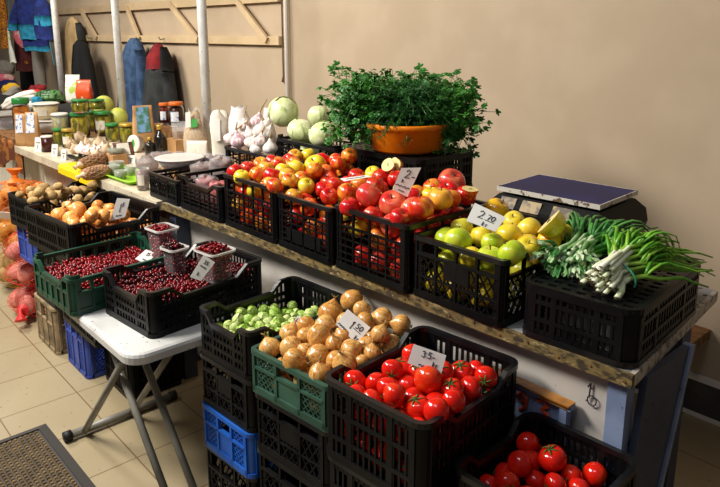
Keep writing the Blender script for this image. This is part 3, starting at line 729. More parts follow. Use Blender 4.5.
# tomato stack
rcrate('T', 'black crate heaped with red tomatoes on the tall stack beside the onions', -0.948, 1.056, .304, .380, 0.543, 0.196, 0.08, style='slots', dip='lr', dd=0.028, rc=0.028)
rcrate('T2', 'black crate right under the heaped tomato crate', -0.948, 1.056, .300, .376, 0.355, 0.1895, 0.08, m='black2', style='slots', rc=0.028)
rcrate('T3', 'black crate third down in the tomato stack', -0.948, 1.056, .300, .376, 0.180, 0.1745, 0.08, m='black2', style='slots', rc=0.028)
rcrate('T4', 'black crate on the floor under the tomato stack', -0.948, 1.056, .300, .376, 0.001, 0.1785, 0.08, m='black2', style='slots', rc=0.028)
# right tomato stack
rcrate('R', 'black crate with fewer tomatoes low in front of the numbered board', -0.650, 1.115, .275, .315, 0.462, 0.156, 0.03, style='slots', dip='l', dd=0.03, rc=0.03)
rcrate('R2', 'black crate under the low tomato crate', -0.650, 1.06, .275, .27, 0.24, 0.2215, 0.0, m='black2', style='slots', rc=0.03)
rcrate('R3', 'black crate on the floor under the low tomato crate', -0.650, 1.06, .285, .27, 0.001, 0.2385, 0.0, m='black2', style='slots', rc=0.03)
# left stacks
rcrate('LO', 'black crate of golden onions beside the potatoes', -2.712, 0.957, .425, .39, 0.645, 0.155, 0.10, style='slots', dip='lr', dd=0.035)
rcrate('LO2', 'black crate under the golden onion crate', -2.700, 0.96, .41, .36, 0.455, 0.1895, 0.05, m='black2', style='slots')
rcrate('LO3', 'dark crate third down under the golden onions', -2.700, 1.00, .41, .30, 0.2715, 0.183, 0.0, m='black2', style='slots')
rcrate('LO4', 'black crate on the tiles behind the folding table legs', -2.620, 1.08, .285, .24, 0.001, 0.270, 0.0, m='black2', style='slots')
rcrate('LB', 'navy blue crate standing on the tiles under the folding table', -2.912, 1.045, .262, .30, 0.001, 0.270, 0.0, m='navy', style='frame')
rcrate('PO', 'black crate of brown potatoes at the far left', -3.272, 1.01, .295, .385, 0.612, 0.148, 0.12, style='slots', dip='lr', dd=0.035)
rcrate('PO2', 'small navy crate under the brown potatoes', -3.262, 1.015, .30, .36, 0.436, 0.1755, 0.06, m='navy', style='frame')
rcrate('PO3', 'black crate in the potato stack under the small navy crate', -3.235, 1.05, .29, .34, 0.237, 0.1985, 0.03, m='black2', style='lattice')
rcrate('PO5', 'tan crate on the tiles at the bottom of the potato stack', -3.252, 1.04, .29, .34, 0.001, 0.2355, 0.0, m='tan', style='frame')
# ------------------------------------------------------------------ prototypes of the produce (unit radius)
from math import sin, cos
def mesh_of(b, name, mats, smooth=True):
    me = bpy.data.meshes.new(name); me.from_pydata(b.v, [], b.f)
    if not isinstance(mats, (list, tuple)): mats = [mats]
    for m in mats: me.materials.append(m)
    if len(mats) > 1: me.polygons.foreach_set('material_index', b.mi)
    if smooth: me.polygons.foreach_set('use_smooth', [True] * len(me.polygons))
    me.update(); return me
ND = {}
def with_mat(me, key):
    k = (me.name, key)
    if k not in ND:
        c = me.copy(); c.materials.clear(); c.materials.append(mt[key]); ND[k] = c
    return ND[k]
def apple_mesh(seed):
    b = MB(); pr = []
    n = 16
    for i in range(n + 1):
        t = PI * i / n
        r = sin(t) * (1.0 + 0.06 * cos(t)); z = -cos(t) * 0.92
        if i > n * 0.70: z -= 0.34 * ((i / n - 0.70) / 0.30) ** 2.2
        if i < n * 0.22: z += 0.22 * (1 - i / n / 0.22) ** 1.6
        pr.append((r, z))
    def fun(a, r, z): return (r * (1 + 0.035 * cos(5 * a + seed) * (0.5 - z * 0.4) + 0.025 * cos(a + seed * 2)), z + 0.03 * cos(2 * a + seed) * r)
    b.lathe(pr, 22, fun=fun); return mesh_of(b, 'apple_%d' % seed, mt['apple_red'])
APPLES = [apple_mesh(s) for s in (1, 2, 3)]
b = MB(); b.tube([(0, 0, .50), (.02, .01, .75), (.08, .03, 1.0)], [.05, .045, .06], 6); APPLE_STEM = mesh_of(b, 'apple_stem', mt['stem'])
def tomato_mesh(seed, lob):
    b = MB(); pr = []; n = 14
    for i in range(n + 1):
        t = PI * i / n; r = sin(t); z = -cos(t) * 0.84
        if i > n * 0.75: z -= 0.16 * ((i / n - 0.75) / 0.25) ** 2
        pr.append((r, z))
    def fun(a, r, z): return (r * (1 + lob * cos(5 * a + seed) * max(0, z + 0.3) + 0.03 * cos(2 * a + seed)), z)
    b.lathe(pr, 24, fun=fun); return mesh_of(b, 'tomato_%d' % seed, mt['tomato'])
TOMS = [tomato_mesh(1, .02), tomato_mesh(2, .05), tomato_mesh(3, .035)]
def calyx_mesh():
    b = MB()
    for k in range(6):
        a = k * PI / 3 + 0.2; pts = []; 
        P = []
        for i in range(6):
            t = i / 5; r = 0.05 + 0.62 * t; z = 0.70 - 0.02 * t + 0.16 * sin(t * PI) * (0.5 + 0.5 * (k % 2)) - 0.10 * t * t
            w = 0.10 * (1 - t) ** 0.6 * (0.5 + t) + 0.012
            ce = np.array([cos(a + .25 * t) * r, sin(a + .25 * t) * r, z + .03]); sd = np.array([-sin(a), cos(a), 0]) * w
            P.append([ce - sd, ce + np.array([0, 0, .03]), ce + sd, ce - np.array([0, 0, .015])])
        b.grid(P, closed=True)
    b.tube([(0, 0, .62), (.03, .0, .85), (.10, .04, 1.05)], [.05, .04, .05], 6)
    return mesh_of(b, 'calyx', mt['calyx'])
CALYX = calyx_mesh()
def onion_mesh(seed, neck):
    b = MB(); pr = []; n = 14
    for i in range(n + 1):
        t = PI * i / n; r = sin(t); z = -cos(t) * 0.90
        if i >= n - 3:
            k = (i - (n - 3)) / 3; r = max(r, 0) * (1 - .25 * k) + (0.09 * (k > .5)); z += 0.16 * neck * k
        pr.append((r if i else 0, z))
    pr[-1] = (0.10, 0.92 + .22 * neck); pr.append((0.0, 0.92 + .22 * neck))
    def fun(a, r, z): return (r * (1 + 0.03 * cos(2 * a + seed) + 0.02 * cos(3 * a + 2 * seed)), z)
    b.lathe(pr, 22, fun=fun); return mesh_of(b, 'onion_%d' % seed, mt['onion'])
ONIONS = [onion_mesh(1, .8), onion_mesh(2, 1.1), onion_mesh(3, .5)]
def neck_mesh(ln):
    b = MB(); b.tube([(0, 0, .95), (.02, 0, 1.10), (.07, .04, 1.12 + ln * .6), (.18, .08, 1.14 + ln)], [.16, .10, .08, .04], 7)
    for k in range(4):
        a = k * 1.7; b.tube([(0.05, 0, 1.2), (.1 + .1 * cos(a), .1 * sin(a), 1.35), (.12 + .3 * cos(a), .3 * sin(a), 1.42 + .1 * (k % 2))], [.04, .03, .012], 4)
    return mesh_of(b, 'neck', mt['onion_dry'])
NECKS = [neck_mesh(.15), neck_mesh(.5)]
def root_mesh():
    b = MB(); rr = random.Random(4)
    b.lathe([(0, -.94), (.16, -.93), (.17, -.88)], 9)
    for k in range(16):
        a = rr.uniform(0, 6.28); r = rr.uniform(.02, .14)
        b.tube([(r * cos(a), r * sin(a), -.90), (r * 1.4 * cos(a), r * 1.4 * sin(a), -1.0), (r * 2 * cos(a + .4), r * 2 * sin(a + .4), -1.06)], [.02, .016, .01], 4, cap=False)
    return mesh_of(b, 'roots', mt['root'])
ROOTS = root_mesh()
def blob_mesh(name, mat, seed, sx, sy, sz, amp=.06, fr=1.4, nu=18, nv=12):
    b = MB(); P = []
    pr = [(sin(PI * i / nv), -cos(PI * i / nv)) for i in range(nv + 1)]
    o = len(b.v)
    b.lathe([(r if 0 < i < nv else 0, z) for i, (r, z) in enumerate(pr)], nu)
    b.v = [tuple(np.array([x * sx, y * sy, z * sz]) * (1 + amp * rnoise((x, y, z), fr, seed))) for x, y, z in b.v]
    return mesh_of(b, name, mat)
POTS = [blob_mesh('potato_%d' % s, mt['potato'], s, 1.12, .88, .80, .10) for s in (1, 2, 3)]
def sprout_mesh(seed):
    b = MB(); nv, nu = 12, 20
    b.lathe([(sin(PI * i / nv) if 0 < i < nv else 0, -cos(PI * i / nv) * 1.02) for i in range(nv + 1)], nu)
    rr = random.Random(seed)
    for k in range(6):
        a0 = k * 2.4 + seed; w = rr.uniform(.8, 1.1); ht = rr.uniform(1.7, 2.5); P = []
        for i in range(7):
            t = 0.25 + ht * i / 6; row = []
            hw = w * sin(PI * min(1, .18 + .82 * i / 6)) ** .5
            for j in range(7):
                a = a0 + hw * (j / 6 - .5) * 2; r = 1.03 + .03 * k / 6 + .13 * (i / 6) ** 3 + .03 * abs(j - 3) ** 1.3 * (.4 + i / 8)
                row.append((sin(t) * cos(a) * r, sin(t) * sin(a) * r, -cos(t) * r * 1.02))
            P.append(row)
        b.grid(P)
    return mesh_of(b, 'sprout_%d' % seed, mt['sprout'])
SPROUTS = [sprout_mesh(1), sprout_mesh(2)]
b = MB(); b.lathe([(0, -1.16), (.26, -1.15), (.28, -.95), (0, -.94)], 12); SPROUT_CUT = mesh_of(b, 'sprout_stem', mt['sprout_cut'])
def garlic_mesh(seed):
    b = MB(); pr = [(0, -.72), (.35, -.76), (.75, -.6), (1.0, -.2), (.96, .15), (.72, .5), (.38, .8), (.2, 1.05), (.15, 1.3), (0, 1.3)]
    def fun(a, r, z): return (r * (1 + .09 * abs(cos(3.5 * a + seed)) - .05), z)
    b.lathe(pr, 28, fun=fun); return mesh_of(b, 'garlic_%d' % seed, mt['garlic'])
GARL = [garlic_mesh(1), garlic_mesh(2)]
def gstem(ln, bend):
    b = MB(); b.tube([(0, 0, 1.2), (.05, 0, 1.5), (bend * .5, .1, 1.3 + ln * .6), (bend, .15, 1.3 + ln)], [.16, .12, .09, .08], 7); return mesh_of(b, 'garlic_stem', mt['garlic_stem'])
GSTEM = [gstem(.9, .4), gstem(2.0, .9), gstem(.3, .1)]
def ico(name, mat, sub=2):
    import bmesh
    bm = bmesh.new(); bmesh.ops.create_icosphere(bm, subdivisions=sub, radius=1.0); me = bpy.data.meshes.new(name); bm.to_mesh(me); bm.free()
    me.materials.append(mat); me.polygons.foreach_set('use_smooth', [True] * len(me.polygons)); return me
BERRY = ico('cranberry', mt['cranberry'], 2)

def put(name, me, loc, r, rot=(0, 0, 0), parts=(), sc3=None):
    o = bpy.data.objects.new(name, me); COL.objects.link(o)
    o.location = [float(v) for v in loc]; o.rotation_euler = rot
    o.scale = (r, r, r) if sc3 is None else [r * k for k in sc3]
    for nm, pm in parts:
        c = bpy.data.objects.new(nm, pm); COL.objects.link(c); c.parent = o
    return o

# ------------------------------------------------------------------ heaps: seen items are rays meeting the heap surface, then pushed apart
def toloc(p, ro):
    if not ro: return np.array(p, float)
    cx, cy, a = ro[:3]; x, y = p[0] - cx, p[1] - cy
    return np.array([cx + x * cos(a) + y * sin(a), cy - x * sin(a) + y * cos(a), p[2]])
def toworld(p, ro):
    return toloc(p, (ro[0], ro[1], -ro[2])) if ro else p
def heap(items, surf, box, rmin=0.0, rmax=1.0, iters=60, shape=0.94, ro=None, gain=1.0):
    """items: (px, py, rpx); surf(x, y) -> height of item centres; items stay inside the crate by sliding along their ray; returns [centre, radius]"""
    out = []; cam_l = toloc(CAMP, ro); zero = toloc((0, 0, 0), ro)
    x0, x1, y0, y1, z0, ztop = box
    rays = []
    for it in items:
        px, py, rp = it[:3]
        z = surf(0, 0, 0)
        for _ in range(12):
            p = onz(px, py, z); z = z * .5 + .5 * surf(p[0], p[1], py)
        p = onz(px, py, z); d = (p - CAMP) @ _f
        k = ray(px, py); r = gain * rp * d / F_PX / np.linalg.norm(k) ** .5
        r = min(max(r, rmin), rmax)
        out.append([toloc(p, ro), r]); kk = toloc(k, ro) - zero; kk[2] = k[2]; rays.append(kk / np.linalg.norm(kk))
    n = len(out)
    def inside(i):
        p, r = out[i]
        rr_ = r; r = rr_ * min(1, max(.15, (ztop + .35 * rr_ - p[2]) / (.5 * rr_)))
        if p[1] < y0 + r: p += rays[i] * ((y0 + r - p[1]) / rays[i][1])
        p[0] = min(max(p[0], x0 + r), x1 - r); p[1] = min(max(p[1], y0 + r), y1 - r); p[2] = max(p[2], z0 + rr_ * .9)
    for i in range(n): inside(i)
    for it in range(iters):
        for i in range(n):
            for j in range(i + 1, n):
                d = out[j][0] - out[i][0]; L = np.linalg.norm(d) + 1e-9
                s = (out[i][1] + out[j][1]) * shape - L
                if s > 0:
                    d = d / L
                    for q, sg in ((i, -1), (j, 1)):
                        k = rays[q]
                        mv = d * sg * s * .3
                        along = k * (mv @ k); out[q][0] = out[q][0] + along * 1.0 + (mv - along) * .2
        for i in range(n): inside(i)
    for i in range(n):
        for j in range(i + 1, n):
            L = np.linalg.norm(out[j][0] - out[i][0]); s = (out[i][1] + out[j][1]) * shape
            if L < s:
                f = max(L / s, .82); out[i][1] *= f ** .6; out[j][1] *= f ** .6
    return [[toworld(p, ro), r] for p, r in out]
def fill(tops, box, r, top_z, tries=2500, maxn=60, seed=1, shape=.95, ro=None):
    rr = random.Random(seed); x0, x1, y0, y1, z0 = box[:5]; res = []
    P = np.array([toloc(p, ro) for p, q in tops]).reshape(-1, 3); Q = np.array([q for p, q in tops])
    for lev in range(60):
        zc = z0 + r * .93 + lev * r * .22
        if zc > top_z: break
        for _ in range(tries // 24):
            if len(res) >= maxn: break
            x = rr.uniform(x0 + r, x1 - r); y = rr.uniform(y0 + r, y1 - r)
            if rr.random() < .55: y = y0 + r
            elif rr.random() < .5: x = x1 - r
            c = np.array([x, y, zc]); ra = r * rr.uniform(.9, 1.0)
            if len(P):
                dd = np.linalg.norm(P - c, axis=1)
                if (dd < (Q + ra) * shape).any(): continue
                h = np.hypot(P[:, 0] - x, P[:, 1] - y)
                near = h < .9 * (Q + ra)
                if near.any() and (P[near, 2] < zc).any() and (P[near, 2][P[near, 2] < zc] > z0 + (top_z - z0) * .75).any(): continue
            res.append([c, ra]); P = np.vstack([P, c]); Q = np.append(Q, ra)
    return [[toworld(c, ro), ra] for c, ra in res]
def rows_labels(pts, fmt, rown=0):
    """pts: list of (px, py). Names each by its row from the front and its place in the row."""
    n = len(pts); rown = rown or max(1, int(round(math.sqrt(n / 1.6))))
    order = sorted(range(n), key=lambda i: -pts[i][1]); lab = [None] * n
    base = 0
    names = {0: 'front row'}
    for r in range(rown):
        cnt = n // rown + (1 if r < n % rown else 0)
        ids = sorted(order[base:base + cnt], key=lambda i: pts[i][0]); base += cnt
        rn = 'front row' if r == 0 else ('back row' if r == rown - 1 else ORD[r] + ' row')
        if rown == 1: rn = 'row'
        for k, i in enumerate(ids):
            pos = 'leftmost' if k == 0 else ('rightmost' if k == len(ids) - 1 else ORD[k] + ' from left')
            lab[i] = fmt.format(pos=pos, row=rn)
    return lab
rg = random.Random(11)
def rrot(t=.6): return (rg.uniform(-t, t), rg.uniform(-t, t), rg.uniform(0, 6.28))
def inner(x0, x1, y0, y1, z0, ztop): return (x0 + .012, x1 - .012, y0 + .012, y1 - .012, z0 + .009, ztop)

# ------------------------------------------------------------------ apples
def apples(pts, bx, surf, where, cat, group, default, ftz, fr, fseed, fmats):
    tops = heap(pts, surf, bx, rmin=.031, gain=1.05, shape=.93)
    labs = rows_labels([p[:2] for p in pts], where)
    for (px, py, rp, *k), (c, r), lb in zip(pts, tops, labs):
        key = k[0] if k else default; tilt = rrot(.7) if len(k) < 2 else k[1]
        me = with_mat(APPLES[rg.randrange(3)], key)
        word = {'apple_red': 'red', 'apple_pink': 'pinkish red', 'apple_mix': 'red-yellow', 'apple_yellow': 'yellow', 'apple_ygreen': 'yellow green', 'apple_green': 'green', 'apple_gold': 'golden'}[key]
        o = put('apple', me, c, r, tilt, [('stem', APPLE_STEM)]); tag(o, word + ' ' + lb, cat, group)
    for c, r in fill(tops, bx, fr, ftz, seed=fseed, maxn=80, tries=6000):
        key = fmats[rg.randrange(len(fmats))]
        o = put('apple', with_mat(APPLES[rg.randrange(3)], key), c, r, rrot(2), [('stem', APPLE_STEM)])
        tag(o, 'apple half hidden under the top layer of ' + where.split(' of ')[-1], cat, group + ', lower layers')
    return tops
R_, Pk, X_, Y_, YG, G_, GO = 'apple_red', 'apple_pink', 'apple_mix', 'apple_yellow', 'apple_ygreen', 'apple_green', 'apple_gold'
a3 = [(247, 167.5, 8, R_), (267, 161.5, 8.5, R_), (267, 168, 7.5, X_), (257, 174.5, 8.3, X_), (273, 175.5, 9, R_), (243, 177, 6.5, Y_), (280, 163.5, 5.5, X_), (285, 170, 7.5, Y_),
      (255, 190, 7, Y_), (245, 190.5, 7, R_), (268, 185, 7, X_), (235, 172, 6.5, R_), (236, 184, 7, X_), (256, 163, 6, X_), (276, 186, 6.5, X_), (288, 161, 6, R_), (262, 192, 7, R_)]
a4 = [(310, 154.5, 7, Y_), (312, 166, 11, Y_), (299, 167, 7, Y_), (325, 161, 9, R_), (292, 164.5, 8, X_), (292, 181, 6.5, X_), (305, 181.5, 9, X_), (321, 180.5, 9.5, R_),
      (313, 190, 10, R_), (331, 195.5, 7.5, R_), (336, 185.5, 8, R_), (329, 173, 7, X_), (296, 198, 8.5, X_), (309, 206.5, 8, X_), (322, 207, 7.5, Y_), (283, 193, 7, R_), (287, 176, 6, X_), (300, 156, 6, X_), (317, 171, 5, R_), (301, 191, 6, Y_), (334, 206, 7, R_)]
a5 = [(341, 173.5, 8.5, X_), (349, 166, 7, X_), (361, 168, 10, X_), (377, 164, 8, X_), (372, 174.5, 7, Y_), (383, 177.5, 9.5, R_), (362, 184.5, 10, X_), (349, 183.5, 6.5, R_), (347, 193, 10.5, X_),
      (376, 187, 11, Pk), (364, 201, 13.2, Pk), (389.5, 205, 14, Pk), (396, 177, 7, Y_), (416, 183, 9.5, R_), (421, 209.5, 14, Pk), (416, 197, 10, R_), (444.5, 215.5, 13, X_), (446, 192, 11.5, R_), (451, 181.5, 13.5, Pk),
      (465.5, 206, 12.5, X_), (434, 187.5, 8, X_), (429, 197, 9, Y_), (473, 199, 9.5, R_), (403, 217, 8, R_), (340, 161.5, 7.5, X_), (402, 190, 8, Y_), (433, 204, 8, R_), (358, 176, 7, R_), (388, 189, 7, R_), (376, 214, 8, R_), (352, 207, 8, R_), (455, 197, 7, X_)]
allp = a3 + a4 + a5; a3, a4, a5 = [], [], []      # which crate each apple of the heap lies in
for it in allp:
    xx = onz(it[0], it[1], 1.0)[0]; (a3 if xx < -1.775 else (a4 if xx < -1.486 else a5)).append(it)
s3 = lambda x, y, py: 1.000 + .12 * (y - 1.30)
apples(a3, inner(-2.114, -1.781, 1.222, 1.592, CZ, .99), s3, 'apple {pos} in {row} of the leftmost apple crate', 'apple', 'apples in the leftmost apple crate', X_, .975, .036, 3, (R_, X_, Y_, X_))
s4 = lambda x, y, py: .972 + .22 * (y - 1.30)
apples(a4, inner(-1.775, -1.491, 1.226, 1.596, CZ, .978), s4, 'apple {pos} in {row} of the middle apple crate', 'apple', 'apples in the middle apple crate', X_, .965, .036, 4, (R_, X_, Y_, R_))
s5 = lambda x, y, py: 1.010 + .14 * (y - 1.30)
apples(a5, inner(-1.485, -1.176, 1.233, 1.603, CZ, .99), s5, 'apple {pos} in {row} of the big red apple crate', 'apple', 'apples in the big red apple crate', R_, .99, .037, 5, (Pk, R_, X_))
a6 = [(436, 236, 13, G_), (459, 243.5, 14, G_), (461.5, 227.5, 11, YG), (482.5, 235.5, 12, Y_), (492, 242.5, 11.5, G_), (491, 256, 14.5, G_), (509.5, 235.5, 13, Y_), (513.5, 221, 9.5, Y_), (528.5, 228.5, 12, Y_),
      (519, 258, 14, G_), (533.5, 248.5, 13, GO), (549.5, 239.5, 12, GO), (563, 233.5, 7.5, Y_), (497, 209.5, 12, GO), (544, 252, 9, Y_), (474, 254, 10, Y_)]
s6 = lambda x, y, py: .962 + .09 * (y - 1.30)
apples(a6, inner(-1.172, -.872, 1.247, 1.652, CZ, .968), s6, 'apple {pos} in {row} of the yellow apple crate', 'apple', 'apples in the yellow apple crate', YG, .950, .038, 6, (YG, Y_, Y_, YG))
right_ = np.array([cos(YAW), sin(YAW), 0]); toward_ = np.array([sin(YAW), -cos(YAW), 0])
# cut apple halves lying on the heaps
def half_apple(px, py, z, r, key, skin, rot, label):
    p = onz(px, py, z); t = thing('cut_apple', label, 'apple', p); t.scale = (r, r, r)
    dv = -right_ * rot[0] + np.array([0, 0, 1]) * rot[1] + toward_ * rot[2]; t.rotation_euler = Vector((-1, 0, 0)).rotation_difference(Vector(dv)).to_euler()
    b = MB(); n = 12
    P = []
    for i in range(n + 1):
        a = PI * i / n; P.append([(sin(a) * cos(q) , sin(a) * sin(q), -cos(a) * .92 - (.2 * max(0, i / n - .7) / .3)) for q in np.linspace(-PI / 2, PI / 2, 14)])
    b.grid(P); b.build('skin', mt[skin], t, smooth=True)
    b = MB(); ring = [(0.0, P[i][0][1], P[i][0][2]) for i in range(n + 1)] + [(0.0, P[i][-1][1], P[i][-1][2]) for i in range(n, -1, -1)]
    b.v = ring; b.f = [tuple(range(len(ring)))]; b.mi = [0]; b.build('cut_face', mt['apple_flesh'], t)
    b = MB()
    for s in (-1, 1): b.lathe([(0, -.16), (.05, -.05), (.04, .08), (0, .14)], 8, c=(-.01, s * .12, 0))
    b.build('seed', mt['seed'], t, smooth=True)
    return t
half_apple(388, 164.5, 1.070, .027, 0, 'apple_mix', (.55, .7, .6), 'cut apple half showing its pale flesh left of the tall price card')
half_apple(395, 164.5, 1.066, .029, 0, 'apple_mix', (.8, .35, .55), 'cut apple half leaning back to back behind the other pale half')
half_apple(470.5, 189, 1.062, .026, 0, 'apple_red', (-.15, 1.0, .12), 'cut apple half on top at the rear of the big red apples')
half_apple(549, 221, 1.030, .044, 0, 'apple_yellow', (.8, .75, -.35), 'yellow apple with its top cut open before the weighing scale')

# ------------------------------------------------------------------ tomatoes
def tomatoes(pts, key, surf, where, group, ftz, fr, seed):
    ro = ROT[key]; bx = ro[3] + (ro[4],)
    tops = heap(pts, surf, bx, rmin=.026, ro=ro, gain=1.10)
    labs = rows_labels([p[:2] for p in pts], where)
    for (px, py, rp, *k), (c, r), lb in zip(pts, tops, labs):
        key = 'tomato_or' if 'o' in k else 'tomato'
        up = 'c' in k
        o = put('tomato', with_mat(TOMS[rg.randrange(3)], key), c, r, (rg.uniform(-.1, .5), rg.uniform(-.5, .1), rg.uniform(0, 6)) if up else (rg.uniform(1.4, 2.6), rg.uniform(-.5, .5), rg.uniform(0, 6.28)), [('calyx', CALYX)])
        if up: o.rotation_euler = (rg.uniform(.2, .6), rg.uniform(-.3, .1), rg.uniform(-.3, .6))
        tag(o, ('orange red ' if key == 'tomato_or' else ('glossy red ' if not up else 'red stalk up ')) + lb, 'tomato', group)
    for c, r in fill(tops, bx, fr, ftz, ro=ro, seed=seed, maxn=50):
        o = put('tomato', TOMS[rg.randrange(3)], c, r, rrot(2), [('calyx', CALYX)])
        tag(o, 'tomato half hidden under the top layer in ' + where.split(' in ')[-1], 'tomato', group + ', lower layers')
    return tops
t1 = [(356, 384, 11.5), (380, 382, 11), (392, 388, 11.5), (396, 398, 12), (370, 403, 11), (361, 396, 8.5), (400.5, 414.5, 13, 'c'), (376, 414, 9, 'c'), (421, 409, 12.5, 'c'), (420.5, 421, 11.5), (442, 418, 12.5), (439.5, 400.5, 12.5),
      (462, 406.5, 11.5), (474, 390.5, 12.5), (453, 392, 11.5, 'c'), (425, 384.5, 13.5, 'o'), (441, 373, 12, 'c'), (462, 374.5, 12, 'c'), (489.5, 379, 11), (477, 372.5, 8), (417.5, 373, 10, 'c'), (403, 369.5, 12, 'c'), (406, 385.5, 9), (414.5, 398, 8.5), (394, 374, 8.5), (411, 356, 7)]
sT = lambda x, y, py: .718 + .02 * (y - .87) + .022 * max(0, 1 - ((x + .96) ** 2 + (y - 1.07) ** 2) / .02)
tomatoes(t1, 'T', sT, 'tomato {pos} in {row} in the heaped tomato crate', 'tomatoes in the heaped crate', .690, .030, 8)
t2 = [(489.5, 463.5, 12.5), (509, 456.5, 10, 'c'), (520, 441, 10.5), (537, 445.5, 11.5, 'c'), (551, 461, 13.5, 'c'), (561, 455, 11), (518.5, 468, 12), (531, 461, 8), (595, 473, 12), (476, 475, 9), (569, 473, 9), (535, 478, 10), (505, 484, 11), (552, 484, 11), (580, 490, 12), (525, 497, 12)]
sR = lambda x, y, py: .545 + .05 * (y - .95)
tomatoes(t2, 'R', sR, 'tomato {pos} in {row} in the low tomato crate', 'tomatoes in the low crate', .512, .030, 9)

# ------------------------------------------------------------------ onions
def onions(pts, ck, surf, where, group, key, ftz, fr, seed):
    ro = ROT[ck]; bx = ro[3] + (ro[4],)
    tops = heap(pts, surf, bx, ro=ro, gain=1.08)
    labs = rows_labels([p[:2] for p in pts], where)
    for (px, py, rp, *k), (c, r), lb in zip(pts, tops, labs):
        tip = 't' in k
        rot = (rg.uniform(-.3, .1), rg.uniform(-.1, .4), rg.uniform(0, 1)) if tip else (rg.uniform(-2.2, 2.2), rg.uniform(-1.2, 1.2), rg.uniform(0, 6.28))
        o = put('onion', with_mat(ONIONS[rg.randrange(3)], key), c, r * 1.0, rot, [('neck', NECKS[1 if tip else 0]), ('root_tuft', ROOTS)])
        tag(o, ('upright ' if tip else '') + lb, 'onion', group)
    for c, r in fill(tops, bx, fr, ftz, ro=ro, seed=seed, maxn=40):
        o = put('onion', with_mat(ONIONS[rg.randrange(3)], key), c, r, rrot(2), [('neck', NECKS[0]), ('root_tuft', ROOTS)])
        tag(o, 'onion half hidden under the top layer of ' + where.split(' of ')[-1], 'onion', group + ', lower layers')
    return tops
o1 = [(271, 348, 10.8), (286, 330.5, 10.5, 't'), (291, 347.5, 11.3), (298, 361, 12), (283, 366, 8.5), (304, 327, 9), (306, 336, 8.5), (316, 339.5, 12.3), (319, 356, 12.3), (325.5, 327.5, 11.5), (331, 313.5, 12), (333, 344, 8.5), (335.5, 360, 10), (320, 374, 11.5, 't'),
      (342.5, 336.5, 9.5), (350.5, 351, 11.3), (354.5, 367, 12), (352.5, 301, 11.5), (366, 322, 9.5), (368, 347, 10.5), (382, 319.5, 11), (400.5, 324.5, 10), (395.5, 345.5, 11), (383, 338.5, 9, 't'), (378, 357, 9, 't'), (366, 361.5, 7), (362, 310, 9), (308, 349, 8), (344, 322, 9), (302, 378, 9)]
sO = lambda x, y, py: .684 + .10 * (y - .9) + .03 * max(0, 1 - ((x + 1.26) ** 2 + (y - 1.1) ** 2) / .03)
onions(o1, 'O', sO, 'brown onion {pos} in {row} of the grey green crate', 'onions in the grey green crate', 'onion', .660, .030, 12)
o2 = [(59, 215, 7.5), (77.5, 210.5, 9), (69, 207, 6.5), (70, 219.5, 7.5), (76, 224, 9), (95, 214.5, 8), (92, 221.5, 8), (120, 220.5, 7.5, 't'), (134, 219, 6.5, 't'), (107, 222.5, 7), (102, 227, 7), (87, 230, 6.5), (46, 219, 6), (114, 229, 7), (126, 226, 6.5), (60, 226, 7), (98, 206, 6), (110, 210, 6.5)]
sL = lambda x, y, py: .778 + .05 * (y - .75)
onions(o2, 'LO', sL, 'golden onion {pos} in {row} of the crate beside the potatoes', 'golden onions', 'onion_gold', .738, .030, 13)
# ------------------------------------------------------------------ potatoes
p1 = [(20, 194.5, 5.5), (31, 190, 6), (43, 187.5, 6.5), (59, 190, 6.5), (67, 195, 8), (33, 196.5, 6.5), (46, 196.5, 7), (57.5, 201, 6.5), (78, 200, 7.5), (89, 190.5, 6.5), (101, 190.5, 5.5), (87.5, 201, 6), (107, 193, 5.5), (32, 201, 5.5), (51, 190.5, 5), (73, 190, 5.5), (82, 194.5, 5.5), (96, 197, 6), (45, 204, 6), (68, 206, 5.5), (22, 200, 5)]
ro = ROT['PO']; bx = ro[3] + (.755,)
sP = lambda x, y, py: .768 + .04 * (y - .8)
tops = heap(p1, sP, bx, ro=ro, gain=.98)
for (px, py, rp), (c, r), lb in zip(p1, tops, rows_labels([p[:2] for p in p1], 'brown potato {pos} in {row} of the far left potato crate')):
    tag(put('potato', POTS[rg.randrange(3)], c, r * .95, (rg.uniform(-.3, .3), rg.uniform(-.3, .3), rg.uniform(0, 6))), lb, 'potato', 'brown potatoes')
for c, r in fill(tops, bx, .034, .715, ro=ro, seed=14, maxn=30):
    tag(put('potato', POTS[rg.randrange(3)], c, r * .9, rrot(.5)), 'brown potato half hidden under the top layer of the far left crate', 'potato', 'brown potatoes, lower layers')
# ------------------------------------------------------------------ brussels sprouts
b1 = [(239, 320, 5.5), (249, 320, 5), (275, 314.5, 5.5), (262.5, 319, 5.5), (270, 322.5, 4.5), (279, 320.5, 5), (285, 319.5, 4.5), (252.5, 326.5, 5), (244, 331, 6.5), (235, 327.5, 4.5), (256, 321, 4), (260.5, 327.5, 5), (252, 334.5, 6), (267.5, 330, 5.5), (274.5, 327, 5.5), (272, 335.5, 5), (261.5, 333, 5), (285, 327, 4.5), (281, 333, 5), (293, 322, 4.5),
      (217, 329, 4.5), (225, 332, 4.5), (230, 336, 4.5), (237, 337, 5), (245, 340, 5), (258, 340, 5), (266, 341, 5), (228, 325, 4), (241, 313, 4.5), (252, 311, 4.5), (264, 310, 4.5), (291, 331, 4.5), (276, 344, 4.5), (285, 340, 4.5)]
ro = ROT['P']; bx = ro[3] + (.70,)
sB = lambda x, y, py: .655 + .04 * (y - .9)
tops = heap(b1, sB, bx, ro=ro, gain=1.1)
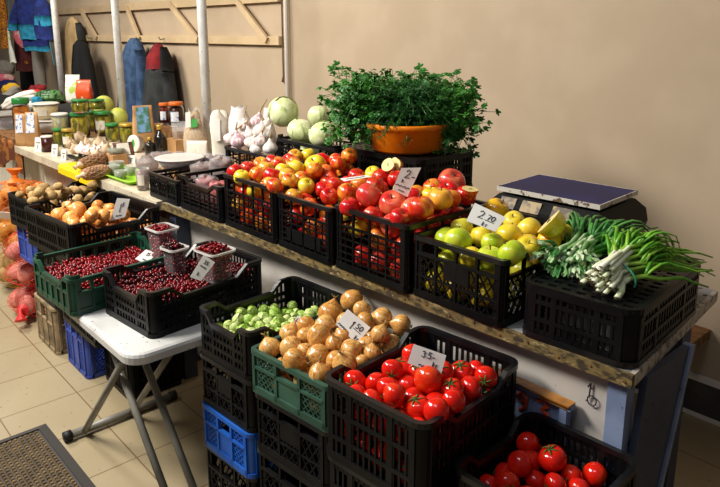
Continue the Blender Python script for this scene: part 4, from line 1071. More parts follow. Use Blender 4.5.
for (px, py, rp), (c, r), lb in zip(b1, tops, rows_labels([p[:2] for p in b1], 'brussels sprout {pos} in {row} of the sprout crate')):
    pale = rg.random() < .35
    o = put('brussels_sprout', with_mat(SPROUTS[rg.randrange(2)], 'sprout_pale' if pale else 'sprout'), c, r, rrot(1.6), [('cut_stem', SPROUT_CUT)])
    tag(o, ('pale ' if pale else 'bright green ') + lb, 'brussels sprout', 'brussels sprouts')
for c, r in fill(tops, bx, .017, .635, ro=ro, seed=15, maxn=110, tries=5000):
    tag(put('brussels_sprout', SPROUTS[rg.randrange(2)], c, r * .95, rrot(2), [('cut_stem', SPROUT_CUT)]), 'brussels sprout half hidden under the top layer of the sprout crate', 'brussels sprout', 'brussels sprouts, lower layers')

# ------------------------------------------------------------------ cranberries and their tubs
rc_ = random.Random(21)
def tub(px, py, z, sx, sy, h, rot, label, fillz=.86):
    """clear tapered punnet, (px, py) = middle of its bottom"""
    p = onz(px, py, z); t = thing('plastic_tub', label, 'tub', p, (0, 0, rot))
    def ring(s, z_, e=0.0):
        pts = []
        for cx, cy, a0 in ((1, -1, 1.5 * PI), (1, 1, 0), (-1, 1, .5 * PI), (-1, -1, PI)):
            for k in range(5):
                a = a0 + k / 4 * PI / 2; pts.append((cx * (sx * s - .012) + (.012 + e) * cos(a), cy * (sy * s - .012) + (.012 + e) * sin(a), z_))
        return pts
    b = MB(); rows = [ring(.80, .001), ring(.82, .004), ring(1.0, h), ring(1.0, h, .006), ring(1.0, h - .005, .006)]
    b.grid(rows, closed=True); b.f.append(tuple(range(20))); b.mi.append(0); b.build('tub_wall', mt['punnet'], t, smooth=False)
    b = MB(); rows = [ring(1.0, h, .001), ring(1.0, h, .007), ring(1.0, h - .006, .007), ring(1.0, h - .006, .001)]; rows.append(rows[0]); b.grid(rows, closed=True); b.build('tub_rim', mt['milky'], t)
    return t, p
def berries_stuff(name, pts, label, group=None):
    base = np.array([v.co for v in BERRY.vertices]); faces = [tuple(f.vertices) for f in BERRY.polygons]
    V = []; Fc = []
    for c, r in pts:
        o = len(V); V += [tuple(base[i] * r + c) for i in range(len(base))]; Fc += [tuple(i + o for i in f) for f in faces]
    me = bpy.data.meshes.new(name); me.from_pydata(V, [], Fc); me.materials.append(mt['cranberry']); me.polygons.foreach_set('use_smooth', [True] * len(me.polygons)); me.update()
    o = bpy.data.objects.new(name, me); COL.objects.link(o); tag(o, label, 'cranberries', None, 'stuff'); return o
def berry_layer(x0, x1, y0, y1, zf, r, holes=(), layers=2, jit=.35, den=(2.04, 1.77)):
    pts = []
    for l in range(layers):
        y = y0 + r; row = 0
        while y < y1 - r:
            x = x0 + r + (row % 2) * r
            while x < x1 - r:
                xx = x + rc_.uniform(-jit, jit) * r * .4; yy = y + rc_.uniform(-jit, jit) * r * .4
                if not any(hx0 < xx < hx1 and hy0 < yy < hy1 for hx0, hx1, hy0, hy1 in holes):
                    pts.append((np.array([xx, yy, zf(xx, yy) - l * r * 1.6 + rc_.uniform(-.9, .9) * r * (1 - .7 * l)]), r * rc_.uniform(.88, 1.02)))
                x += den[0] * r
            y += den[1] * r; row += 1
    return pts
tubs = [tub(164, 260, .694, .045, .040, .125, .1, 'taller clear tub of cranberries at the back of the green crate'),
        tub(176, 272, .692, .036, .032, .092, .15, 'small clear tub of cranberries in front of the taller tub'),
        tub(216, 279, .706, .052, .044, .105, .1, 'wide clear tub of cranberries at the back of the black berry crate')]
def hole(p, sx, sy): return (p[0] - sx * .9, p[0] + sx * .9, p[1] - sy * .9, p[1] + sy * .9)
zg = lambda x, y: .688 + .006 * sin(x * 19) + .006 * cos(y * 17)
zc_ = lambda x, y: .700 + .008 * sin(x * 17 + 1) + .006 * cos(y * 15) + .02 * (y - .9) * .5
r_b = .0070
def in_crate(key, zf, holes, r):
    ro = ROT[key]; bx = ro[3]; pts = []
    for l, n_ in ((1, 1), (0, 1)):
        lay = berry_layer(bx[0], bx[1], bx[2], bx[3], lambda x, y: 0.0, r, (), 1, 1.1, (2.15, 1.95))
        for c, q in lay:
            w = toworld(np.array([c[0] + l * r, c[1] + l * r * .5, 0]), ro)
            if any(h0 < w[0] < h1 and g0 < w[1] < g1 for h0, h1, g0, g1 in holes): continue
            if l == 0 and rc_.random() < .10: continue
            w[2] = zf(w[0], w[1]) - l * r * 1.25 + rc_.uniform(-.5, .5) * r * (1.3 if l == 0 else .3); pts.append((w, q * rc_.uniform(.92, 1.12)))
    return pts
gb = in_crate('G', zg, [hole(tubs[0][1], .040, .036), hole(tubs[1][1], .032, .028)], r_b)
berries_stuff('cranberries', gb, 'heap of cranberries filling the dark green crate')
cb = in_crate('C', zc_, [hole(tubs[2][1], .046, .038)], r_b)
near = sorted(cb, key=lambda q: np.linalg.norm(q[0] - CAMP) - 4 * q[0][2])
ind = near[:300]; rest = near[300:]
for c, r in ind:
    tag(put('cranberry', BERRY, c, r, (0, 0, 0)), 'small glossy dark red cranberry heaped near the front of the black berry crate', 'cranberry', 'cranberries at the front of the black crate')
berries_stuff('cranberries', rest, 'cranberries filling the rear of the black berry crate')
for (t, p), (sx, sy, h), lab in zip(tubs, ((.045, .040, .125), (.036, .032, .092), (.052, .044, .105)), ('cranberries heaped inside the taller clear tub', 'cranberries heaped inside the small clear tub', 'cranberries heaped inside the wide clear tub in the black crate')):
    pts = []; l = 0; z = .006 + r_b
    while z < h + r_b * .6:
        s = .80 + .20 * min(1, z / h)
        full = z > h - 2 * r_b
        for (c, r) in berry_layer(-sx * s + .003, sx * s - .003, -sy * s + .003, sy * s - .003, lambda x, y: z, r_b, () if full else ((-sx * s + .022, sx * s - .022, -sy * s + .022, sy * s - .022),), 1, .2):
            d = t.rotation_euler.z; x, y = c[0], c[1]
            up = .006 * cos(x / sx * 1.4) * cos(y / sy * 1.4) if full else 0
            pts.append((np.array([p[0] + x * cos(d) - y * sin(d), p[1] + x * sin(d) + y * cos(d), p[2] + c[2] + up]), r))
        z += 1.66 * r_b
    berries_stuff('cranberries', pts, lab)
# ------------------------------------------------------------------ cabbages
def cabbage(c, r, label, rot, sc3=(1, 1, .88)):
    t = thing('cabbage', label, 'cabbage', c, rot, 'cabbages in the back crate'); t.scale = (r * sc3[0], r * sc3[1], r * sc3[2])
    b = MB(); nv, nu = 18, 28
    b.lathe([(sin(PI * i / nv) * .97 if 0 < i < nv else 0, -cos(PI * i / nv) * .97) for i in range(nv + 1)], nu)
    b.v = [tuple(np.array(v) * (1 + .02 * rnoise(v, 3, c[0] * 9))) for v in b.v]
    b.build('head', mt['cabbage'], t, smooth=True)
    rr = random.Random(int(c[0] * 1000))
    for k in range(7):
        a0 = k * 2.4 + rr.random(); w = rr.uniform(.9, 1.3); P = []
        for i in range(9):
            th = .4 + 2.1 * i / 8; row = []
            hw = w * (sin(PI * min(.97, .12 + .8 * i / 8))) ** .6
            for j in range(11):
                f = j / 10 - .5; a = a0 + hw * f * 2
                rad = .985 + .004 * k + .035 * (i / 8) ** 4 + .03 * abs(f * 2) ** 4 + .012 * cos(9 * f + k) * (i / 8) - .008 * (abs(f) < .06)
                row.append((sin(th) * cos(a) * rad, sin(th) * sin(a) * rad, -cos(th) * rad))
            P.append(row)
        b = MB(); b.grid(P); b.build('leaf', mt['cabbage'], t, smooth=True)
def pr(px, py, rp, y):
    p = ony(px, py, y); return p, rp * ((p - CAMP) @ _f) / F_PX
for (px, py, rp, y, lb, rot, s3_) in ((283.5, 112, 15.5, 1.75, 'round pale cabbage sitting highest at the left of the cabbage crate', (.5, .3, 1), (1, 1, .93)),
                             (302, 131, 14.5, 1.72, 'flat greenish cabbage in the front of the cabbage crate', (.3, .1, 2), (1.1, 1.0, .82)),
                             (322.5, 134.5, 14.5, 1.70, 'whitish cabbage at the right of the crate beside the parsley', (.4, -.2, .4), (1, 1, .88)),
                             (319, 116, 11.5, 1.86, 'smaller cabbage at the rear next to the parsley leaves', (.2, .2, 3), (1, 1, .9))):
    p, r = pr(px, py, rp, y); cabbage(p, r, lb, rot, s3_)
for i, (x, y) in enumerate(((-2.28, 1.78), (-2.05, 1.80))):
    cabbage((x, y, .995), .056, 'cabbage low inside the cabbage crate, mostly hidden by those above', (.3, i, i))

# ------------------------------------------------------------------ garlic in the crate and on the left counter
def garlic_at(px, py, y, rp, lb, rot, st, grp):
    p, r = pr(px, py, rp, y)
    o = put('garlic_bulb', GARL[rg.randrange(2)], p, r, rot, [('stem', GSTEM[st])]); tag(o, lb, 'garlic', grp)
G1 = [(231, 139, 7.5, 1.68, 1), (238.5, 141, 8.5, 1.66, 0), (245, 126, 6.5, 1.75, 1), (258, 121, 7.5, 1.78, 1), (250, 134, 7, 1.72, 0), (261, 131, 8.5, 1.72, 2), (251, 143, 7, 1.67, 2), (260.5, 142, 7.5, 1.68, 0), (270, 148, 7.5, 1.66, 0), (268, 133, 7, 1.74, 2), (266, 125, 6.5, 1.80, 1), (244, 137, 6, 1.76, 2), (256, 149, 6.5, 1.66, 2), (236, 149, 6, 1.68, 2)]
for (px, py, rp, y, st), lb in zip(G1, rows_labels([g[:2] for g in G1], 'purple tinged garlic bulb {pos} in the {row} of the garlic crate')):
    garlic_at(px, py, y, rp, lb, (rg.uniform(-.5, .3), rg.uniform(-.5, .5), rg.uniform(-.5, 1)), st, 'garlic in the crate')
for k in range(10):
    tag(put('garlic_bulb', GARL[k % 2], (-2.74 + .075 * (k % 5), 1.70 + .08 * (k // 5), .845), .033, rrot(.5), [('stem', GSTEM[2])]), 'garlic bulb low in the garlic crate, mostly hidden under the others', 'garlic', 'garlic in the crate, lower layer')
G2 = [(80, 141, 5.5, 1), (99.5, 144, 5.5, 1), (72, 150, 4.5, 2), (87, 146, 5, 2), (92, 152, 4.5, 0), (83, 151, 4.5, 2), (76, 154, 4.5, 0), (106, 149, 4.5, 0), (70, 143, 4, 1), (97, 154, 4, 2), (88, 156, 4, 2)]
for (px, py, rp, st), lb in zip(G2, rows_labels([g[:2] for g in G2], 'dusty garlic bulb {pos} in the {row} before the pickle jars')):
    y = 1.30 + (158 - py) * .012; p = ony(px, py, y); r = 1.25 * rp * ((p - CAMP) @ _f) / F_PX
    tag(put('garlic_bulb', with_mat(GARL[rg.randrange(2)], 'garlic_dusty'), (p[0], p[1], max(p[2], CZ + r * .8)), r, (rg.uniform(-.6, .4), rg.uniform(-.6, .6), rg.uniform(-.5, 1)), [('stem', GSTEM[st])]), lb, 'garlic', 'garlic heap on the left counter')
for k in range(8):
    x, y = -3.95 + .085 * (k % 4), 1.36 + .09 * (k // 4)
    tag(put('garlic_bulb', GARL[k % 2], (x, y, CZ + .032), .036, rrot(.4), [('stem', GSTEM[2])]), 'garlic bulb at the bottom of the heap on the left counter', 'garlic', 'garlic heap on the left counter, lower layer')

# ------------------------------------------------------------------ orange basin and herbs
BZ = CT + .2772
bc = onz(407, 149.5, BZ)
bt = thing('basin', 'round orange plastic basin packed with parsley and dill', 'basin', bc)
b = MB(); b.lathe([(0, .003), (.118, .0), (.130, .010), (.150, .088), (.154, .092), (.1555, .100), (.1485, .100), (.145, .088), (.124, .014), (0, .008)], 48); b.build('bowl', mt['basin'], bt, smooth=True)
b = MB(); b.lathe([(.150, .086), (.1595, .089), (.1600, .104), (.1560, .1075), (.1490, .103)], 48); b.build('rim', mt['basin'], bt, smooth=True)
right = np.array([cos(YAW), sin(YAW), 0]); toward = np.array([sin(YAW), -cos(YAW), 0])
def parsley_bunch(name, label, base_off, dirs, n, seed, lens, droop):
    rr = random.Random(seed)
    t = thing(name, label, 'parsley', bc + np.array([0, 0, .055]))
    st = MB(); lf = MB()
    for k in range(n):
        d = np.array(dirs[0]) * rr.uniform(*dirs[1]) + np.array(dirs[2]) * rr.uniform(*dirs[3]) + np.array([0, 0, 1]) * rr.uniform(*dirs[4])
        ln = rr.uniform(*lens); b0 = np.array(base_off) + np.array([rr.uniform(-.03, .03), rr.uniform(-.03, .03), 0])
        pts = []
        hd = d * np.array([1, 1, 0])
        for i in range(8):
            s = i / 7; pts.append(b0 + hd * ln * s ** 1.3 + np.array([0, 0, 1]) * (d[2] * ln * s - droop * s ** 3 * rr.uniform(.7, 1.3)) + np.array([0, 0, .09 * min(1, s * 3) * (1 - s)]))
        if pts[-1][2] < -.05: pts = pts[:6]
        st.tube(pts, [.0022 - .0002 * i for i in range(len(pts))], 4, cap=False)
        for i in range(3, len(pts)):
            for w in range(3 if i < len(pts) - 1 else 4):
                tip = pts[i] + np.array([rr.gauss(0, .022), rr.gauss(0, .022), rr.gauss(.006, .018)])
                st.tube([pts[i - 1] * .3 + pts[i] * .7, tip], .0011, 3, cap=False)
                nrm = np.array([rr.gauss(0, .6), rr.gauss(0, .6), 1.0]) + toward * .5; nrm /= np.linalg.norm(nrm)
                f = (tip - pts[i]) + hd * .02; f -= nrm * (f @ nrm); f /= np.linalg.norm(f) + 1e-9; sd = np.cross(nrm, f)
                sz = rr.uniform(.010, .017)
                for lob in (-1, 0, 1):
                    fd = f * cos(lob * .85) + sd * sin(lob * .85); sdd = np.cross(nrm, fd); L_ = sz * (1.5 if lob == 0 else 1.2)
                    c0 = tip; q = [c0, c0 + fd * L_ * .45 + sdd * L_ * .38 + nrm * .002, c0 + fd * L_ * .75 + sdd * L_ * .20 - nrm * .001, c0 + fd * L_ * 1.0 + sdd * L_ * .22 - nrm * .003, c0 + fd * L_ * 1.08 - nrm * .003,
                                   c0 + fd * L_ * 1.0 - sdd * L_ * .22 - nrm * .003, c0 + fd * L_ * .75 - sdd * L_ * .20 - nrm * .001, c0 + fd * L_ * .45 - sdd * L_ * .38 + nrm * .002]
                    lf.add(q, [(0, 1, 2, 6), (0, 6, 7), (2, 3, 4), (2, 4, 6), (4, 5, 6)])
    st.build('stems', mt['parsley_stem'], t); lf.build('leaves', mt['parsley'], t)
    return t
Lft = -right
parsley_bunch('parsley_bunch', 'bright green flat parsley bunch spilling over the left side of the orange basin', Lft * .045, (Lft, (.30, 1.0), toward, (-.7, .35), (.45, 1.25)), 150, 3, (.15, .26), .10)
parsley_bunch('parsley_bunch', 'flat parsley bunch drooping over the right side of the orange basin', right * .05, (right, (.25, .92), toward, (-.75, .40), (.4, 1.15)), 140, 5, (.14, .245), .11)
parsley_bunch('parsley_bunch', 'parsley standing upright at the rear centre of the orange basin', -toward * .03, (right, (-.8, .8), -toward, (-.1, .6), (.8, 1.15)), 110, 9, (.14, .205), .02)
def dill_bunch(seed, n):
    rr = random.Random(seed)
    t = thing('dill_bunch', 'dark feathery dill bunch in the middle front of the orange basin', 'dill', bc + np.array([0, 0, .06]))
    st = MB(); lf = MB()
    for k in range(n):
        d = right * rr.uniform(-.75, .75) + toward * rr.uniform(.0, .6) + np.array([0, 0, 1]) * rr.uniform(.5, 1.25); ln = rr.uniform(.13, .215); hd = d * np.array([1, 1, 0]); b0 = np.array([rr.uniform(-.03, .03), rr.uniform(-.03, .03), 0]) + toward * .02
        pts = [b0 + hd * ln * (i / 7) ** 1.3 + np.array([0, 0, 1]) * (d[2] * ln * (i / 7) - .09 * (i / 7) ** 3 + .09 * min(1, i / 2.3) * (1 - i / 7)) for i in range(8)]
        st.tube(pts, [.0018] * 8, 4, cap=False)
        for i in range(3, 8):
            for w in range(4):
                ax = np.array([rr.gauss(0, 1), rr.gauss(0, 1), rr.gauss(.1, .8)]) + hd * 1.2; ax /= np.linalg.norm(ax); L_ = rr.uniform(.018, .038)
                e0 = pts[i]; e1 = e0 + ax * L_
                for q in range(6):
                    p = e0 + ax * L_ * (q + 1) / 6
                    for z in range(4):
                        v = np.array([rr.gauss(0, 1), rr.gauss(0, 1), rr.gauss(0, 1)]) + ax * 1.2; v /= np.linalg.norm(v); s = np.cross(v, ax); s /= np.linalg.norm(s) + 1e-9
                        l2 = rr.uniform(.006, .012); lf.add([p - s * .0007, p + s * .0007, p + v * l2 + s * .0003, p + v * l2 - s * .0003], [(0, 1, 2, 3)])
                lf.add([e0 - np.array([.0006, 0, 0]), e0 + np.array([.0006, 0, 0]), e1], [(0, 1, 2)])
    st.build('stems', mt['parsley_stem'], t); lf.build('fronds', mt['dill'], t)
dill_bunch(4, 140)

# ------------------------------------------------------------------ weighing scale
SZ = CT + .1155
sp = [onz(px, py, 1.030) for px, py in ((499, 187), (604.5, 206), (635.5, 192), (536, 174))]
scx, scy = sum(p[0] for p in sp) / 4, sum(p[1] for p in sp) / 4
st_ = thing('weighing_scale', 'dark blue platform market scale with worn foil tags on its black body', 'scale', (scx, scy, SZ), (0, 0, .05))
b = MB(); w, d = .166, .123
b.box((-w, -d, .108), (w, d, .1155)); b.build('platform', mt['scale_blue'], st_)
b = MB()
for q in ((-w - .003, -d - .003, w + .003, -d), (-w - .003, d, w + .003, d + .003), (-w - .003, -d, -w, d), (w, -d, w + .003, d)): b.box((q[0], q[1], .102), (q[2], q[3], .116))
b.build('platform_edge', mt['scale_edge'], st_)
b = MB()
def taper(b, z0, x0, y0, z1, x1, y1, dy=0):
    v = [(-x0, -y0, z0), (x0, -y0, z0), (x0, y0, z0), (-x0, y0, z0), (-x1, -y1 + dy, z1), (x1, -y1 + dy, z1), (x1, y1, z1), (-x1, y1, z1)]
    b.add(v, [(3, 2, 1, 0), (4, 5, 6, 7), (0, 1, 5, 4), (1, 2, 6, 5), (2, 3, 7, 6), (3, 0, 4, 7)])
taper(b, .004, .19, .155, .022, .195, .155); taper(b, .022, .195, .155, .062, .190, .146); taper(b, .062, .190, .146, .092, .165, .118)
b.build('body', mt['scale_body'], st_)
for x in (-.12, .12):
    for y in (-.08, .08):
        b = MB(); b.tube([(x, y, .09), (x, y, .109)], .012, 10); b.build('support', mt['scale_body'], st_)
        b = MB(); b.tube([(x * 1.2, y * 1.3, .0005), (x * 1.2, y * 1.3, .006)], .014, 10); b.build('foot', mt['rubber'], st_)
for x, wd in ((-.120, .027), (-.040, .032), (.060, .030)):
    b = MB(); v = [(x - wd, -.1490, .058), (x + wd, -.1490, .058), (x + wd, -.1270, .088), (x - wd, -.1270, .088)]
    b.add(v + [(a, c - .0012, e) for a, c, e in v], [(0, 1, 2, 3), (7, 6, 5, 4), (0, 4, 5, 1), (1, 5, 6, 2), (2, 6, 7, 3), (3, 7, 4, 0)]); b.build('foil_tag', mt['scale_tag'], st_)

# ------------------------------------------------------------------ green onions on the upturned crate
OZ = CT + .1345
def onion_bunch(label, stalks, seed, mats, bandat=None, shag=False):
    rr = random.Random(seed)
    base = onz(*stalks['root'], OZ); t = thing('green_onion_bunch', label, 'green onions', base)
    p0 = base * 1.0
    rt = onz(*stalks['root'], OZ) - p0; tp = onz(*stalks['tip'], OZ) - p0
    ax = tp - rt; L_ = np.linalg.norm(ax); ax /= L_; sd = np.array([-ax[1], ax[0], 0])
    n = stalks['n']; W = stalks['w']
    for k in range(n):
        u = (k % 7) / 6 * 2 - 1 + rr.uniform(-.12, .12); layer = k // 7
        r = rr.uniform(.0042, .0062); z = .007 + layer * .0095
        s0 = rr.uniform(-.01, .03); tw = u * W * (.9 - .12 * layer)
        fan = stalks['fan'] * (u + rr.uniform(-.35, .35)); l1 = L_ * rr.uniform(.78, 1.08)
        pts = []; rad = []
        for i in range(10):
            s = i / 9
            lat = tw * (1 - .45 * math.exp(-((s - .28) / .14) ** 2)) + fan * max(0, s - .3) ** 1.4
            pts.append(rt + ax * (s0 + l1 * s) + sd * lat + np.array([0, 0, z + .028 * sin(PI * s) * (.6 + .4 * rr.random()) + max(0, s - .5) * rr.uniform(-.012, .03)]))
            rad.append(r * (1.25 if i == 0 else (1.1 if i < 3 else (1.0 if i < 5 else 1.0 - .13 * (i - 4)))))
        m_ = [0, 0, 0, 1, 1, 2, 2, 2, 2]
        b = MB(); b.tube(pts, rad, 7, mids=m_, flat=.9); o = b.build('stalk', mats, t, smooth=True)
        for j in range(2):
            q0 = np.array(pts[4]); dirv = ax * rr.uniform(.7, 1.0) + sd * rr.uniform(-.5, .5) + sd * u * .35; ln = L_ * rr.uniform(.22, .45); pp = []
            for i in range(7):
                s = i / 6; pp.append(q0 + dirv * ln * s + np.array([0, 0, .034 * sin(PI * s * .9) - .03 * s * s * rr.random()]))
            b = MB(); b.tube(pp, [.0042, .0046, .0044, .004, .0034, .0024, .0008], 5, flat=.7); b.build('leaf', mats[2], o, smooth=True)
        if not shag:
            b = MB()
            for j in range(5):
                a = j * 1.3; q = np.array(pts[0]); b.tube([q, q - ax * .010 + sd * .004 * cos(a) + np.array([0, 0, .003 * sin(a)])], .0007, 3, cap=False)
            b.build('roots', mt['root'], o)
    if shag:
        for k in range(64):
            u = rr.uniform(-1, 1); q0 = rt + sd * u * W * 1.0 + ax * rr.uniform(-.004, .07) + np.array([0, 0, rr.uniform(.01, .055)])
            P = []; l2 = rr.uniform(.018, .032); w2 = rr.uniform(.007, .011); dz = rr.uniform(-.2, .5)
            dv = -ax * rr.uniform(-.2, .8) + sd * u * .5 + np.array([0, 0, dz]); dv /= np.linalg.norm(dv); sv = np.cross(dv, [0, 0, 1]); sv /= np.linalg.norm(sv) + 1e-9; nv = np.cross(sv, dv)
            for i in range(7):
                s = i / 6; P.append([q0 + dv * l2 * s + sv * w2 * (v - 2) / 2 * (.5 + s) * (1 - .4 * s * s) + nv * (.006 * cos(v * 2.2 + i * 1.3 + k) - .018 * s * s) for v in range(5)])
            b = MB(); b.grid(P); b.build('frilly_leaf', mt['leek_pale'] if k % 5 < 3 else mt['leek_dark'], t, smooth=True)
    if bandat is not None:
        c = rt + ax * L_ * bandat; b = MB()
        b.tube([c + sd * W * 1.02 * cos(a) * .98 + np.array([0, 0, .024 + .036 * sin(a)]) for a in np.linspace(-.3, PI + .3, 16)], .0022, 6); b.build('rubber_band', mt['band'], t)
mw = [mt['leek_white'], mt['leek_mid'], mt['leek_green']]; mdk = [mt['leek_pale'], mt['leek_dark'], mt['leek_dark']]
onion_bunch('bunch of dark green onions with frilly pale root ends beside the yellow apples', dict(root=(562, 273), tip=(618, 243), n=34, w=.066, fan=.08), 5, mdk, None, True)
onion_bunch('bunch of spring onions with white shanks and a green band at the counter corner', dict(root=(598, 293), tip=(662, 266), n=44, w=.052, fan=.16), 8, mw, .22)

# ------------------------------------------------------------------ handwritten price cards
def card(label, quad, p0, nrm, text, name='price_card'):
    nrm = np.asarray(nrm, float); nrm /= np.linalg.norm(nrm)
    q = [onplane(px, py, p0, nrm) for px, py in quad]           # TL TR BR BL
    c = sum(q) / 4; t = thing(name, label, 'price card', c)
    if nrm @ (CAMP - c) < 0: nrm = -nrm
    b = MB(); v = [a - c for a in q] + [a - c - nrm * .0012 for a in q]
    b.add(v, [(3, 2, 1, 0), (4, 5, 6, 7), (0, 1, 5, 4), (1, 2, 6, 5), (2, 3, 7, 6), (3, 0, 4, 7)]); b.build('card', mt['card'], t)
    def P(u, v): return (q[3] * (1 - u) + q[2] * u) * (1 - v) + (q[0] * (1 - u) + q[1] * u) * v - c + nrm * .0006
    b = MB()
    for ch, u, v, w, h, r in text: write(b, ch, P, u, v, w, h, r)
    b.build('handwriting', mt['ink'], t); return t
tv = lambda p, up: (CAMP - np.asarray(p)) / np.linalg.norm(CAMP - np.asarray(p)) + np.array([0, 0, up])
p = onz(353, 330, .742)
card('price card reading 1 50 stuck in the brown onions', ((347.7, 309), (370.5, 327.5), (357, 344), (335.7, 324)), p, tv(p, .3), [('1', .40, .30, .14, .45, .0012), ('5', .58, .52, .13, .26, .0012), ('0', .73, .52, .13, .26, .0012), ('_', .56, .45, .32, .02, .0010), ('k', .78, .08, .10, .2, .0010), ('r', .88, .08, .08, .2, .0010), ('~', .05, .06, .36, .16, .0012)])
p = onz(424, 366, .775)
card('price card reading 35 standing at the back of the heaped tomatoes', ((413.7, 344), (446.3, 355.3), (441, 375), (407.5, 363)), p, tv(p, -.1), [('3', .30, .54, .14, .30, .0012), ('5', .47, .56, .14, .30, .0012), ('-', .62, .62, .1, .1, .0010), ('k', .68, .24, .09, .24, .0010), ('r', .78, .24, .07, .24, .0010), ('~', .30, .04, .40, .18, .0010)])
p = onz(407, 184, 1.075)
card('tall price card reading 2 standing between the big red apples', ((401.3, 168), (421.2, 167.6), (407.4, 197), (392.6, 189.3)), p, tv(p, -.1), [('2', .30, .60, .34, .32, .0012), ('-', .70, .60, .22, .1, .0012), ('k', .28, .40, .16, .14, .0010), ('~', .05, .20, .85, .14, .0010), ('~', .30, .06, .4, .08, .0010)])
p = onz(487, 218, 1.040)
card('price card reading 2 70 leaning on the yellow apples', ((474.8, 202.8), (506, 217.3), (495.5, 231.7), (466.3, 220.9)), p, tv(p, .4), [('2', .24, .38, .2, .42, .0012), ('7', .52, .46, .13, .28, .0012), ('0', .66, .46, .13, .28, .0012), ('_', .50, .40, .3, .02, .0010), ('k', .48, .06, .10, .22, .0010), ('r', .60, .06, .08, .22, .0010)])
p = onz(196, 282, .735)
card('tall white price card in the black cranberry crate', ((203.7, 254.5), (215, 262.5), (201, 281), (190, 277)), p, tv(p, -.1), [('3', .3, .70, .18, .16, .0012), ('5', .5, .70, .18, .16, .0012), ('~', .2, .52, .55, .12, .0010), ('k', .35, .16, .2, .16, .0010)])
p = onz(146, 258, .706)
card('white price card lying on the cranberries of the dark green crate', ((146, 249.5), (157.5, 253), (146, 264), (135, 258.7)), p, tv(p, .8), [('3', .35, .55, .14, .26, .0012), ('5', .5, .55, .14, .26, .0012), ('-', .64, .6, .12, .1, .0010), ('~', .45, .15, .3, .15, .0010)])
p = onz(119, 220, .785)
card('white price card standing at the rear of the golden onions', ((117, 198), (130, 199), (125, 217), (110, 221)), p, tv(p, -.1), [('1', .4, .35, .12, .4, .0012), ('5', .55, .6, .14, .2, .0012), ('~', .3, .12, .4, .12, .0010)])
p = onz(302, 321, .700)
card('small white price card between the brussels sprouts and the onions', ((297.5, 315.5), (312, 321), (306, 330), (292, 324)), p, tv(p, .3), [('2', .4, .3, .2, .4, .0012)])
p = onz(354, 177, 1.045)
card('white price card lying nearly flat on the apples under the parsley', ((340, 178.5), (367, 175), (372, 176.5), (345, 181)), p, (0, 0, 1), [('~', .1, .3, .7, .3, .0012)])
p = ony(314, 157, 1.54)
card('small white price card behind the yellow apple of the middle crate', ((309, 157), (318, 153.5), (319, 158), (312, 161.5)), p, tv(p, 0), [('~', .2, .3, .5, .3, .0010)])
# ------------------------------------------------------------------ goods on the left counter
def dist(p): return (np.asarray(p) - CAMP) @ _f
def px2m(p, n): return n * dist(p) / F_PX
def tall(p, px, pyb, hpx, y):
    return px2m(p, hpx) if y is None else max(.03, ony(px, pyb - hpx, y)[2] - p[2])
FACE = YAW                      # turning a thing by this angle faces it to the aisle corner
def jar(px, pyb, wpx, hpx, lid, content, label, group=None, y=None, z=CZ, lab=None, stack=None, nut=False):
    p = onz(px, pyb, z) if y is None else ony(px, pyb, y)
    if y is not None: p[2] = z
    r = px2m(p, wpx) / 2; h = tall(p, px, pyb, hpx, y)
    t = thing('glass_jar', label, 'jar', p, (0, 0, FACE), group)
    b = MB(); b.lathe([(0, .001), (r * .92, .0), (r, h * .06), (r, h * .72), (r * .84, h * .82), (r * .84, h * .97), (r * .80, h * .97), (r * .80, h * .82), (r * .95, h * .70), (r * .95, h * .06), (0, .006)], 22); b.build('glass', mt['glass'], t, smooth=True)
    b = MB()
    def fun(a, rr_, zz): return (rr_ * (1 - (.06 * abs(sin(4 * a)) if content == 'pickle' else 0)), zz)
    b.lathe([(0, .008), (r * .90, .009), (r * .93, h * .3), (r * .93, h * .68), (r * .75, h * .80), (0, h * .82)], 32, fun=fun); b.build('contents', mt[content], t, smooth=True)
    b = MB(); b.lathe([(r * .86, h * .87), (r * .93, h * .87), (r * .94, h * .885), (r * .93, h * .985), (r * .88, h), (0, h)], 24, fun=lambda a, q, w: (q * (1 + .012 * cos(24 * a)), w)); b.build('lid', mt[lid], t, smooth=True)
    if lab:
        b = MB(); A = np.linspace(-PI / 2 - .55, -PI / 2 + .55, 9); b.grid([[(r * 1.012 * cos(a), r * 1.012 * sin(a), zz) for a in A] for zz in (h * .22, h * .62)]); b.grid([[(r * 1.002 * cos(a), r * 1.002 * sin(a), zz) for a in A[::-1]] for zz in (h * .22, h * .62)]); b.build('paper_label', mt[lab], t)
    return t, p, h
g = 'jars of pickled cucumbers'
_, p, h1 = jar(81, 137, 18, 25, 'lidgreen', 'pickle', 'tall jar of pickled cucumbers with green lid, front left of the pickles', g)
jar(80.5, 112.5, 17, 13, 'lidgreen', 'pickle', 'green lidded pickle jar stacked on the tall front left jar', g, y=p[1], z=CZ + h1 + .0005)
_, p, h1 = jar(104, 134, 17, 23, 'lidgreen', 'pickle', 'green lidded pickle jar with a white label at the right of the stack', g, lab='flour')
jar(97.5, 112, 16, 12.5, 'lidgreen', 'pickle', 'green lidded pickle jar in the upper tier at the right', g, y=p[1], z=CZ + h1 + .0005)
_, p, h1 = jar(92.5, 130, 10, 20, 'lidgreen', 'pickle', 'narrow pickle jar between the two large lower jars', g)
jar(113.5, 141, 15, 18, 'lidgreen', 'pickle', 'pickle jar with green and white lid at the right end of the pickles', g)
jar(128.5, 143, 17, 20, 'lidgold', 'pickle', 'gold lidded pickle jar in front of the leaning brown bag', g)
jar(69, 147.5, 12, 19, 'lidgold', 'pickle', 'gold lidded jar of pickles before the white tub', g, lab='flour')
